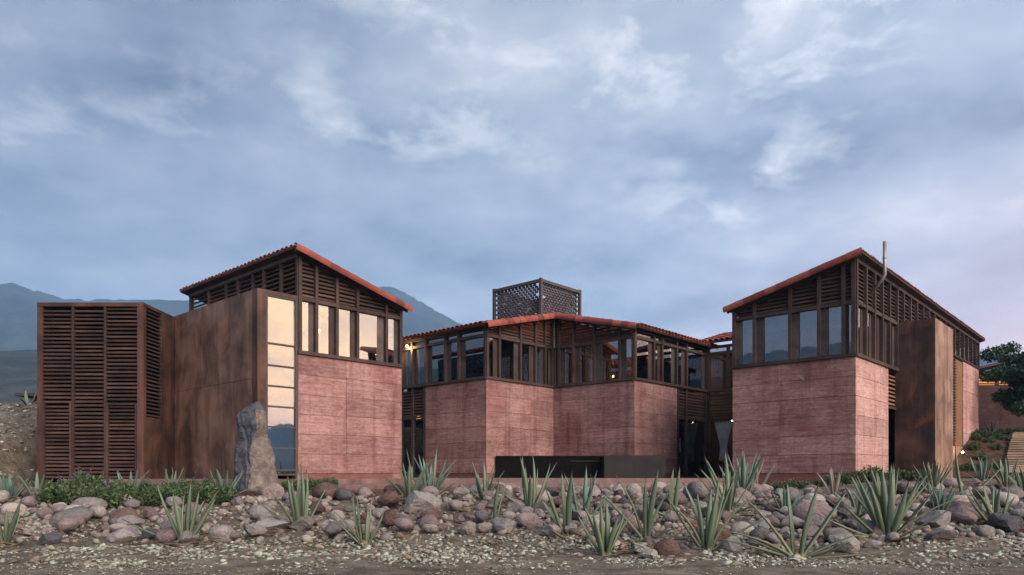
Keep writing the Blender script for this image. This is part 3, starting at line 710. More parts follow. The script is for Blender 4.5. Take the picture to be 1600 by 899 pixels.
# ============================================================ middle building (origin at its inward corner)
MB = empty('hall_building', (1.75, 30.5, 0), RZ)
tag(MB, 'low red earth hall with folded front, timber windows and clay tile roof', 'building')
LA, LC = 4.05, 4.0
LOWm, HIGHm = 5.80, 6.77
f1 = Face(MB, (-LA, 0), (1, 0), (0, -1)); t1 = lambda t: LOWm + (HIGHm - LOWm) * t / LA
earth_wall(f1, LA, Z0, ZW, [2.6], jit=0.03)
f2 = Face(MB, (0, 0), (0, -1), (-1, 0)); t2 = lambda t: HIGHm - (HIGHm - LOWm) * t / LC
earth_wall(f2, LC, Z0, ZW, [1.55], jit=0.03)
f3 = Face(MB, (-LA, 0), (0, 1), (-1, 0)); fl = lambda t: LOWm
earth_wall(f3, 3.5, Z0, ZW, [], jit=0.0)
f4 = Face(MB, (0, -LC), (1, 0), (0, -1))
earth_wall(f4, 3.25, Z0, ZW, [1.7], jit=0.02)
for f_, l_ in ((f1, LA), (f2, LC), (f3, 3.5), (f4, 3.25)): f_.box('plinth', 0.02, l_ - 0.02, -0.45, -0.025, -0.5, Z0 - 0.004, M['plinth'])
facade(f1, [0.05, 0.72, 1.95, 2.88, 3.50, LA - 0.06], ZW + 0.10, RAIL, t1, LA, plate_side=1)
facade(f2, [0.06, 0.30, 1.05, 2.10, 3.32, LC - 0.05], ZW + 0.10, RAIL, t2, LC, plate_side=-1)
facade(f3, [0.05, 1.52, 2.30, 3.50, 4.35, 5.1, 6.5, 8.0], ZW + 0.10, RAIL, fl, 8.0, upper='glass', plate_side=1)
facade(f4, [0.05, 1.42, 2.05, 3.22, 4.05, 5.87], ZW + 0.10, RAIL, fl, 5.87, upper='glass', plate_side=1)
# open bays either side: louvre band, glazed doors
def bays(fc, posts, z_l0=2.55, doors=True):
    for t in posts: fc.box('post', t - 0.06, t + 0.06, -0.10, 0.02, 0.0, ZW - 0.002, M['frame'])
    for a, b in zip(posts[:-1], posts[1:]):
        fc.box('rail', a + 0.06, b - 0.06, -0.09, 0.01, z_l0 - 0.08, z_l0, M['frame'])
        fc.slats(a + 0.06, b - 0.06, z_l0, ZW - 0.02, M['slat_dark'], pitch=0.125)
        if doors:
            fc.box('glazed_door', a + 0.07, b - 0.07, -0.07, -0.058, 0.05, z_l0 - 0.09, M['glass'])
            fc.box('door_rail', a + 0.06, b - 0.06, -0.085, -0.045, 0.0, 0.12, M['frame'])
bays(f3, [3.57, 4.35, 5.1, 6.5, 8.0])
bays(f4, [3.32, 4.05, 5.80])
f4.box('door_handle', 3.44, 3.475, 0.01, 0.05, 1.05, 1.62, M['zinc']); f4.box('door_notice', 3.44, 3.475, -0.05, -0.04, 1.72, 1.98, M['paper'])
f5 = Face(MB, (5.87, -LC), (0, -1), (-1, 0))                    # short link that returns towards the right building
facade(f5, [0.06, 1.0, 2.2, 3.6], ZW + 0.10, RAIL, fl, 3.6, upper='glass', plates=False)
bays(f5, [0.06, 1.9, 3.6], doors=False)
# folds of a gathered curtain in the link's doorway
cv_, cf_ = [], []
nu, nvv = 34, 14
for j in range(nvv + 1):
    q = j / nvv; wid = 0.80 * (1 - 0.62 * math.sin(min(1, q * 1.35) * math.pi / 2) ** 1.3) if q < 0.74 else 0.80 * (0.38 + 0.5 * (q - 0.74))
    for i in range(nu + 1):
        s_ = i / nu - 0.5; cv_.append((5.87 + 0.10 + 0.05 * math.sin(i * 1.25) * (1 - 0.3 * q), -LC - 0.75 + s_ * wid, 2.46 - q * 1.75))
for j in range(nvv):
    for i in range(nu): a_ = j * (nu + 1) + i; cf_.append((a_, a_ + 1, a_ + nu + 2, a_ + nu + 1))
cur = link('curtain', mesh('curtain', cv_, cf_, M['cloth'], True), None); cur.parent = None
cur.matrix_world = MB.matrix_basis @ Matrix.Identity(4)
cur.matrix_basis = Matrix.Translation((1.75, 30.5, 0)) @ Matrix.Rotation(RZ, 4, 'Z')
tag(cur, 'pale gathered curtain tied back in the dark doorway beside the right building', 'curtain')
sm = cur.modifiers.new('thickness', 'SOLIDIFY'); sm.thickness = 0.008
# interior
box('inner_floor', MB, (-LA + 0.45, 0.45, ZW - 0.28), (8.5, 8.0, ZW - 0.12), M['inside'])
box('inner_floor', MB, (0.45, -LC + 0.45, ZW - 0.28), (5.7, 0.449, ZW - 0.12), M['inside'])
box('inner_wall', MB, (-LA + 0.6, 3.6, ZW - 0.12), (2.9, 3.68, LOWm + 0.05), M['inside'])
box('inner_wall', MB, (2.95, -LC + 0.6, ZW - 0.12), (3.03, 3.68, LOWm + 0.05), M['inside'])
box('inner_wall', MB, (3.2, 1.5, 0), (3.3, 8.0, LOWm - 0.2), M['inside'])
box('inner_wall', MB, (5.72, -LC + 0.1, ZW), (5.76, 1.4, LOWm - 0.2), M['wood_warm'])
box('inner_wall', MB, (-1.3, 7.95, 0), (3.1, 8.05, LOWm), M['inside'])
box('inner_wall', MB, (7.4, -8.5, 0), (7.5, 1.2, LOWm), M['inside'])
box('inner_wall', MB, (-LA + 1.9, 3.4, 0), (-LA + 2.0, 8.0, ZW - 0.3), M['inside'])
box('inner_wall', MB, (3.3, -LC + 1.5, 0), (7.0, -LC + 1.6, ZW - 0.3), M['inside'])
box('inner_panel', MB, (6.9, -LC - 3.4, ZW), (6.95, -LC - 0.1, RAIL), M['wood_warm'])
for (x, y) in ((-3.0, 1.6), (-1.6, 1.8), (-0.4, 2.2), (0.9, 0.9), (1.8, -0.6), (1.6, -2.2), (2.8, -3.0), (-2.8, 4.5), (4.2, -2.9)):
    box('inner_column', MB, (x - 0.09, y - 0.09, ZW - 0.12), (x + 0.09, y + 0.09, LOWm + 0.05), M['frame_grey'])
tile_roof(MB, 'roof', (-LA - 0.30, -0.28), (1, 0), (0, 1), LOWm - 0.075, HIGHm, LA + 0.28, 8.6, verge0=True, eave_lo=True)
tile_roof(MB, 'roof', (-0.28, -LC - 0.30), (0, 1), (1, 0), LOWm - 0.078, HIGHm, LC + 0.28, 6.6, verge0=True, eave_lo=True)
tile_roof(MB, 'roof', (5.55, -LC - 4.0), (1, 0), (0, 1), LOWm + 0.06, LOWm + 0.95, 3.2, 4.4, verge0=False, eave_lo=True)
# back slopes of the cross roof
v = [(0, 0, HIGHm), (4.2, 4.2, HIGHm - 1.0), (0, 8.3, HIGHm), (4.2, 8.3, HIGHm - 1.0), (8.3, 0, HIGHm), (8.3, 4.2, HIGHm - 1.0)]
link('roof_slab', mesh('roof_slab', v + [(a, b, c - 0.08) for a, b, c in v], [(0, 1, 3, 2), (0, 4, 5, 1), (6, 8, 9, 7), (6, 7, 11, 10), (2, 3, 9, 8), (4, 10, 11, 5), (3, 1, 7, 9), (1, 5, 11, 7)], M['tile']), MB)
bar('verge_board', MB, (-LA - 0.25, -0.22, LOWm - 0.10), (-0.24, -0.22, HIGHm - 0.10), 0.05, 0.07, M['frame'])
bar('verge_board', MB, (-0.22, -LC - 0.25, LOWm - 0.10), (-0.22, -0.24, HIGHm - 0.10), 0.05, 0.07, M['frame'])
# rain chain in the inward corner
rc = empty('rain_chain', (0, 0, 0)); rc.location = Matrix.Translation((1.75, 30.5, 0)) @ Matrix.Rotation(RZ, 4, 'Z') @ Vector((-0.20, -0.20, 5.42))
tag(rc, 'thin bright rain chain hanging in the inward corner of the hall', 'rain chain')
v, f = tube_geo([(0.022 * math.cos(a), 0, 0.034 * math.sin(a)) for a in np.linspace(0, 2 * math.pi, 9)], [0.009] * 9, 5)
lm = mesh('chain_link', v, f, M['zinc'], True)
for k in range(19): link('chain_link', lm, rc, (0, 0, 0.05 + k * 0.062), (0, 0, R(90) * (k % 2)))

# black steel hearth bench in the fold
HB = empty('steel_bench', (-0.62, 27.75, 0))
tag(HB, 'long black steel bench box in the fold of the earth hall', 'bench')
HBW = 4.10
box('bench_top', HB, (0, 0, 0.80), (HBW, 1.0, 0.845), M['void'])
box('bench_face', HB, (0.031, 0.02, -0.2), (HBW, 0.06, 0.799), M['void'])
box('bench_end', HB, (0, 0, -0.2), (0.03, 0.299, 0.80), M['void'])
box('bench_lip', HB, (2.9, -0.03, 0.62), (HBW - 0.05, 0.019, 0.66), M['black'])
HC = empty('steel_box', (3.44, 26.95, 0)); tag(HC, 'black steel box wrapped round the outer corner of the earth hall', 'box')
box('box_front', HC, (0.0, 0, -0.2), (2.26, 0.03, 0.82), M['black'])
box('box_side', HC, (0.0, 0.031, -0.2), (0.03, 0.8, 0.80), M['black'])
box('box_side', HC, (2.23, 0.031, -0.2), (2.26, 0.8, 0.80), M['black'])
box('box_lid', HC, (0.0, 0, 0.821), (2.26, 0.8, 0.845), M['black'])

# ============================================================ lattice tower
TW = empty('lattice_tower', (1.434, 36.0, 0), RZ)
tag(TW, 'square tower of open grey brick lattice rising behind the hall roof', 'tower')
TS, TZ0, TZ1 = 3.2, 6.2, 9.80
def lattice(name, o, a, n, hole=None):
    fc = Face(TW, o, a, n); vs, fs, k = [], [], 0
    rows = int((TZ1 - TZ0 - 0.1) / 0.125); cube = np.array(CV); cf = np.array(CF)
    for j in range(rows):
        z = TZ0 + 0.02 + j * 0.125
        for i in range(13):
            t = 0.12 + i * 0.245 + (0.1225 if j % 2 else 0)
            if t > TS - 0.2 or random.random() < 0.06: continue
            if hole and hole[0] < t < hole[1] and hole[2] < z < hole[3]: continue
            p = fc.P(t, -0.10, z + 0.0625); c, s = math.cos(fc.th), math.sin(fc.th)
            q = cube * (0.158, 0.075, 0.106); vs.append(np.stack([q[:, 0] * c - q[:, 1] * s + p.x, q[:, 0] * s + q[:, 1] * c + p.y, q[:, 2] + p.z], 1)); fs.append(cf + k); k += 8
    tag(link(name, fast_mesh(name, np.concatenate(vs), np.concatenate(fs), M['brick']), TW), kind='stuff')
lattice('brick_lattice', (0, 0), (1, 0), (0, -1)); lattice('brick_lattice', (0, 0), (0, 1), (-1, 0), (1.15, 2.15, 7.3, 8.1))
lattice('brick_lattice', (TS, 0), (0, 1), (1, 0)); lattice('brick_lattice', (0, TS), (1, 0), (0, 1))
for x, y in ((0, 0), (TS, 0), (0, TS), (TS, TS)): box('corner_post', TW, (x - 0.07, y - 0.07, 4.5), (x + 0.07, y + 0.07, TZ1 + 0.10), M['dark_steel'])
for a, b in (((0, 0), (TS, 0)), ((0, 0), (0, TS)), ((TS, 0), (TS, TS)), ((0, TS), (TS, TS))):
    for z in (TZ1 - 0.02, TZ0 - 0.05): bar('ring_beam', TW, (*a, z), (*b, z), 0.13, 0.15, M['dark_steel'])
box('lit_window', TW, (0.02, 1.25, 7.28), (0.06, 2.05, 8.05), M['frame'])
box('window_pane', TW, (-0.004, 1.28, 7.45), (0.018, 1.62, 8.0), M['slit'])

# ============================================================ right building
RB = empty('workshop_building', (10.55, 22.2, 0), RZ)
tag(RB, 'long red earth building with a single pitched tile roof and a metal flue', 'building')
WR, LR = 4.0, 19.3
topR = lambda t: HIGH + (LOW - HIGH) * t / WR
g1_ = Face(RB, (0, 0), (0, 1), (-1, 0))
earth_wall(g1_, WR, Z0, ZW, [2.42], jit=0.03)
g1_.box('plinth', 0.02, WR - 0.02, -0.45, -0.03, -0.6, Z0 - 0.004, M['plinth'])
facade(g1_, [0.06, 0.36, 1.10, 2.02, 3.22, WR - 0.06], ZW + 0.10, RAIL, topR, WR, plate_side=1)
g2_ = Face(RB, (0, 0), (1, 0), (0, -1)); flR = lambda t: HIGH
earth_wall(g2_, 3.48, Z0, ZW, [], jit=0.0, mat='earth_pale')
g2_.box('plinth', 0.02, 3.46, -0.45, -0.03, -0.6, Z0 - 0.004, M['plinth'])
facade(g2_, [0.06, 1.0, 1.9, 2.75, 3.6, 4.54], ZW + 0.10, RAIL, flR, 4.6, plates=True, plate_side=1, slat='slat')
pt = [4.54] + [5.35 + 0.93 * k for k in range(15)] + [LR - 0.06]
for t in pt[1:]: g2_.box('post', t - 0.045, t + 0.045, -0.10, 0.045, RAIL - 0.05, HIGH - 0.02, M['frame'])
g2_.box('rail', 4.62, LR, -0.10, 0.03, RAIL - 0.055, RAIL + 0.055, M['frame'])
g2_.box('top_plate', 4.62, LR, -0.095, 0.05, HIGH - 0.12, HIGH - 0.012, M['frame'])
for a, b in zip(pt[:-1], pt[1:]): g2_.slats(a + 0.05, b - 0.05, RAIL + 0.06, HIGH - 0.12, M['slat'], pitch=0.135)
# recess with a louvred vent and door between earth wall and steel bay
g2_.box('recess_back', 3.49, 4.56, -0.50, -0.42, 0, ZW - 0.11, M['void'])  # shade of the recess painted as a near-black back
g2_.box('vent_frame', 3.50, 4.56, -0.35, -0.02, 2.42, 2.50, M['frame'])
g2_.box('vent_back', 3.52, 4.55, -0.38, -0.33, 2.52, 3.60, M['inside_red'])  # plain red panel behind the vent slats
g2_.slats(3.50, 4.56, 2.52, 3.64, M['wood_warm'], pitch=0.14, depth=0.09, d=-0.08)
g2_.box('door', 3.62, 4.50, -0.30, -0.26, 0.02, 2.40, M['corten_dark'])
# steel bay
XS, DS, LS = 4.57, 1.18, 2.75
box('bay_frame', RB, (XS + 0.03, -DS + 0.03, -0.5), (XS + LS - 0.03, 0.0, CT - 0.02), M['core'])
bf = Face(RB, (XS, 0), (0, -1), (-1, 0)); bs = Face(RB, (XS, -DS), (1, 0), (0, -1))
for a, b in ((-0.08, 0.55), (0.553, DS)):
    for za, zb in ((-0.5, 2.05), (2.054, CT)): bf.box('corten_panel', a, b, -0.02, random.uniform(0, .004), za, zb, M['corten_dark'])  # shaded front of the bay put into a darker steel colour
for a, b in ((0.006, 0.90), (0.903, 1.82), (1.823, LS)):
    for za, zb in ((-0.5, 2.05), (2.054, 3.6), (3.604, CT)): bs.box('corten_panel', a, b, -0.02, 0.004 + random.uniform(0, .004), za, zb, M['corten_lit'])  # sunlit side of the same bay, its light put into the steel colour
box('bay_roof', RB, (XS, -DS + 0.02, CT - 0.018), (XS + LS, 0.05, CT - 0.003), M['corten'])
# beyond the bay
g2_.box('side_wall', XS + LS, 13.3, -0.30, -0.004, -0.5, RAIL - 0.06, M['corten'])
g2_.slats(13.35, 14.15, 1.6, RAIL - 0.07, M['slat_dark'], pitch=0.13, d=-0.02)
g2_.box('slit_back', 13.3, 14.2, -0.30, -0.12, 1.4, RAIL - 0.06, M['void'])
g2_.box('timber_panel', 14.2, 15.6, -0.20, -0.05, 1.4, RAIL - 0.06, M['wood_warm'])
far_f = Face(RB, (15.62, 0), (1, 0), (0, -1))
earth_wall(far_f, LR - 15.62, 1.40, RAIL - 0.06, [], lifts=6, mat='earth_pale')
g2_.box('base_wall', XS + LS, LR, -0.30, 0.02, -0.5, 1.396, M['corten_lit'])
g2_.box('louvre_screen_rail', 13.3, LR, 0.0, 0.05, RAIL - 0.03, RAIL + 0.03, M['frame'])
# inside and back
box('back_wall', RB, (0.02, WR - 0.3, 0), (LR, WR - 0.002, ZW - 0.01), M['earth'])
box('back_glazing', RB, (0.3, WR - 0.1, ZW), (LR, WR - 0.08, LOW - 0.05), M['glass'])
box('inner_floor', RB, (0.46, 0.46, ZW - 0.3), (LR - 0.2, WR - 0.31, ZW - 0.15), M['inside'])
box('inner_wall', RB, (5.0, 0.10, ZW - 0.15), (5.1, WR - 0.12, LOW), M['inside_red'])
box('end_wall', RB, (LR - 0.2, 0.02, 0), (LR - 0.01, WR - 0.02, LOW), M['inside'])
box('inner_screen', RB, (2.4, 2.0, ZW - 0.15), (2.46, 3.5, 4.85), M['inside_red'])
box('inner_post', RB, (2.0, 1.55, ZW - 0.15), (2.12, 1.67, 5.6), M['wood_warm'])
tile_roof(RB, 'roof', (-0.22, WR + 0.14), (0, -1), (1, 0), LOW - 0.036, HIGH + 0.06, WR + 0.38, LR + 0.5, verge0=True, eave_lo=False, eave_hi=True)
bar('verge_board', RB, (-0.16, WR + 0.12, LOW - 0.09), (-0.16, -0.2, HIGH + 0.0), 0.05, 0.07, M['frame'])
fp = [(1.62, 0.05, 5.95), (1.50, -0.36, 6.40), (1.49, -0.42, 6.50), (1.49, -0.42, 7.55)]
v, f = tube_geo(fp, [0.058] * 4, 12); link('flue_pipe', mesh('flue_pipe', v, f, M['zinc'], True), RB)
v, f = tube_geo([(1.49, -0.42, 7.0), (1.49, -0.42, 7.05)], [0.066, 0.066], 12); link('flue_collar', mesh('flue_collar', v, f, M['zinc'], True), RB)

# ============================================================ far dark building with lit slats, on the right
DB = empty('dark_house', (26.3, 41.0, 2.0), R(-8))
tag(DB, 'dark plum walled building glowing through a slatted gable behind the leafy tree', 'building')
box('wall', DB, (0, 0, -0.4), (4.1, 6.0, 3.15), M['dark_wall']); box('side_wing', DB, (4.3, 1.2, -0.4), (9.0, 6.0, 3.4), M['earth'])
dbf = Face(DB, (0, 0), (1, 0), (0, -1))
for t in (0.05, 1.15, 2.3, 3.4, 4.05): dbf.box('post', t - 0.05, t + 0.05, -0.08, 0.02, 3.152, 4.05 + 0.22 * t, M['slat_dark'])
dbf.slats(0.1, 4.0, 3.16, 4.9, M['slat_red'], lambda t: 4.0 + 0.22 * t, pitch=0.17, depth=0.08, d=-0.02)
dbf.box('lit_opening', 0.1, 1.1, -0.30, -0.25, 3.2, 3.75, M['slit']); dbf.box('lit_opening', 1.2, 2.25, -0.30, -0.25, 3.2, 3.55, M['slit'])
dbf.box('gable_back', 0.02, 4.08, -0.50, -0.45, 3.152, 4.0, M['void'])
v = [(-0.3, -0.4, 3.98), (4.5, -0.4, 5.05), (4.5, 6.3, 5.05), (-0.3, 6.3, 3.98)]; v += [(a, b, c + 0.13) for a, b, c in v]
link('roof', mesh('roof', v, [(3, 2, 1, 0), (4, 5, 6, 7), (0, 1, 5, 4), (1, 2, 6, 5), (2, 3, 7, 6), (3, 0, 4, 7)], M['slat_red']), DB)

# small house on the left hill edge
SH = empty('hillside_house', (-19.6, 29.5, 2.55), R(6))
tag(SH, 'small grey flat roofed house on top of the earth bank', 'house')
box('wall', SH, (0, 0, -0.2), (2.6, 2.5, 0.75), M['frame_grey']); box('roof', SH, (-0.45, -0.4, 0.752), (2.8, 2.7, 0.86), M['frame_grey'])
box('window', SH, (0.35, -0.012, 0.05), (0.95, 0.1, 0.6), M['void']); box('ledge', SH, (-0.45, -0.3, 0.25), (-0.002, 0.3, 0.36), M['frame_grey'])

# ============================================================ terraces
def slab(name, poly, z, mat, depth=0.6, bev=0.02):
    bm = bmesh.new(); vs = [bm.verts.new((x, y, z)) for x, y in poly]; fc = bm.faces.new(vs); fc.normal_update()
    if fc.normal.z < 0: fc.normal_flip()
    r = bmesh.ops.extrude_face_region(bm, geom=[fc]); dn = [g for g in r['geom'] if isinstance(g, bmesh.types.BMVert)]
    bmesh.ops.translate(bm, verts=dn, vec=(0, 0, -depth)); bmesh.ops.recalc_face_normals(bm, faces=bm.faces)
    me = bpy.data.meshes.new(name); bm.to_mesh(me); bm.free(); me.materials.append(mat)
    o = link(name, me); b = o.modifiers.new('soft_edge', 'BEVEL'); b.width = bev; b.segments = 2; tag(o, kind='structure'); return o
slab('terrace_floor', [(-13.5, 21.6), (-5.2, 20.6), (-3.6, 24.0), (8.2, 24.4), (9.0, 26), (13, 38), (-9, 42), (-13.5, 28)], 0.0, M['floor'], 0.5)
slab('terrace_step', [(-13.0, 20.2), (-4.2, 19.9), (-2.9, 23.2), (8.0, 23.5), (8.3, 24.6), (-5, 24.5), (-13.0, 22.0)], -0.145, M['floor'], 0.5)
slab('terrace_ledge', [(-8.0, 18.55), (-3.6, 18.75), (-2.0, 22.2), (7.6, 22.6), (7.9, 23.7), (-4, 23.6), (-8.0, 20.4)], -0.285, M['steel_red'], 0.5)

# ============================================================ standing stone
def monolith():
    Yc = 19.35; k = Yc / F_PX
    # outline rows: pixel y, left x, right x, ridge x (where the shaded and the lit, rusty colours meet)
    rows = [(629, 402, 405, 404), (635, 391, 409, 405), (643, 372, 413, 407), (654, 367, 416, 409), (668, 370, 416, 410), (684, 375, 417, 403), (690, 373, 420, 402), (698, 366, 422, 401), (712, 364, 426, 400), (730, 364, 430, 399), (750, 364, 434, 397), (770, 364, 436, 396)]
    v, f = [], []; n = 12
    for (py, xl, xr, xm) in rows:
        z = EYE + (HORIZON - py) * k; L, Rr, Mx = [(q - 800) * k for q in (xl, xr, xm)]
        w = Rr - L; D = min(0.85, 0.30 + w * 0.55)
        ring_ = [(L, 0.10), (L + 0.12 * w, -0.16 * D), (L + (Mx - L) * 0.6, -0.36 * D), (Mx - 0.02, -0.50 * D), (Mx + 0.02, -0.50 * D), (Mx + (Rr - Mx) * 0.5, -0.30 * D), (Rr, -0.02), (Rr - 0.06 * w, 0.25 * D), (Rr - 0.3 * w, 0.5 * D), (L + 0.5 * w, 0.55 * D), (L + 0.25 * w, 0.48 * D), (L + 0.05 * w, 0.3 * D)]
        v += [(x, y, z) for x, y in ring_]
    for j in range(len(rows) - 1):
        for i in range(n): a, b = j * n + i, j * n + (i + 1) % n; f.append((a, a + n, b + n, b))
    f.append(tuple(range(n - 1, -1, -1))[::-1]); f.append(tuple((len(rows) - 1) * n + i for i in range(n))[::-1])
    base = Vector(((400 - 800) * k, Yc, -0.285))
    bm = bmesh.new(); vs = [bm.verts.new((x - base.x, y, z - base.z)) for x, y, z in v]
    for q in f: bm.faces.new([vs[i] for i in q])
    bmesh.ops.recalc_face_normals(bm, faces=bm.faces)
    bmesh.ops.triangulate(bm, faces=[q for q in bm.faces if len(q.verts) > 4])
    bmesh.ops.subdivide_edges(bm, edges=bm.edges, cuts=5, use_grid_fill=True)
    zr = [EYE + (HORIZON - r[0]) * k - base.z for r in rows][::-1]; xr_ = [(r[3] - 800) * k - base.x for r in rows][::-1]
    for q in bm.verts:
        c = q.co.copy(); n0 = noise.noise(c * 1.9 + Vector((3, 1, 7))); n1_ = noise.noise(c * 7.5); n2_ = abs(noise.noise(c * 3.2 + Vector((9, 9, 9))))
        seam = abs(c.x - (-0.20 + 0.16 * math.sin(c.z * 1.7 + 0.6) + 0.05 * noise.noise(c * 4)))
        cr = max(0, 1 - seam * 26) if c.y < 0.1 else 0
        d = 0.07 * n0 + 0.030 * n1_ + 0.07 * n2_ - 0.06 * cr + 0.018 * noise.noise(c * 16)
        q.co = c + Vector((c.x * 0.6, c.y, 0)).normalized() * d
        if q.co.z < 0.01: q.co.z = -0.02
    bm.normal_update()
    me = bpy.data.meshes.new('standing_stone')
    for q in bm.faces:
        c = q.calc_center_median(); q.smooth = True
        q.material_index = 1 if (c.x > np.interp(c.z, zr, xr_) + 0.07 * noise.noise(c * 5) and c.y < 0.4 and 0.0 < c.z < 2.15) else 0  # right of the ridge takes the lit, rusty colour
    bm.to_mesh(me); bm.free(); me.materials.append(M['monolith']); me.materials.append(M['monolith_lit_rust']); me.set_sharp_from_angle(angle=R(13))
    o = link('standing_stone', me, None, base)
    tag(o, 'tall blue grey standing stone with a lit-coloured rusty flank on the terrace ledge', 'standing stone')
monolith()

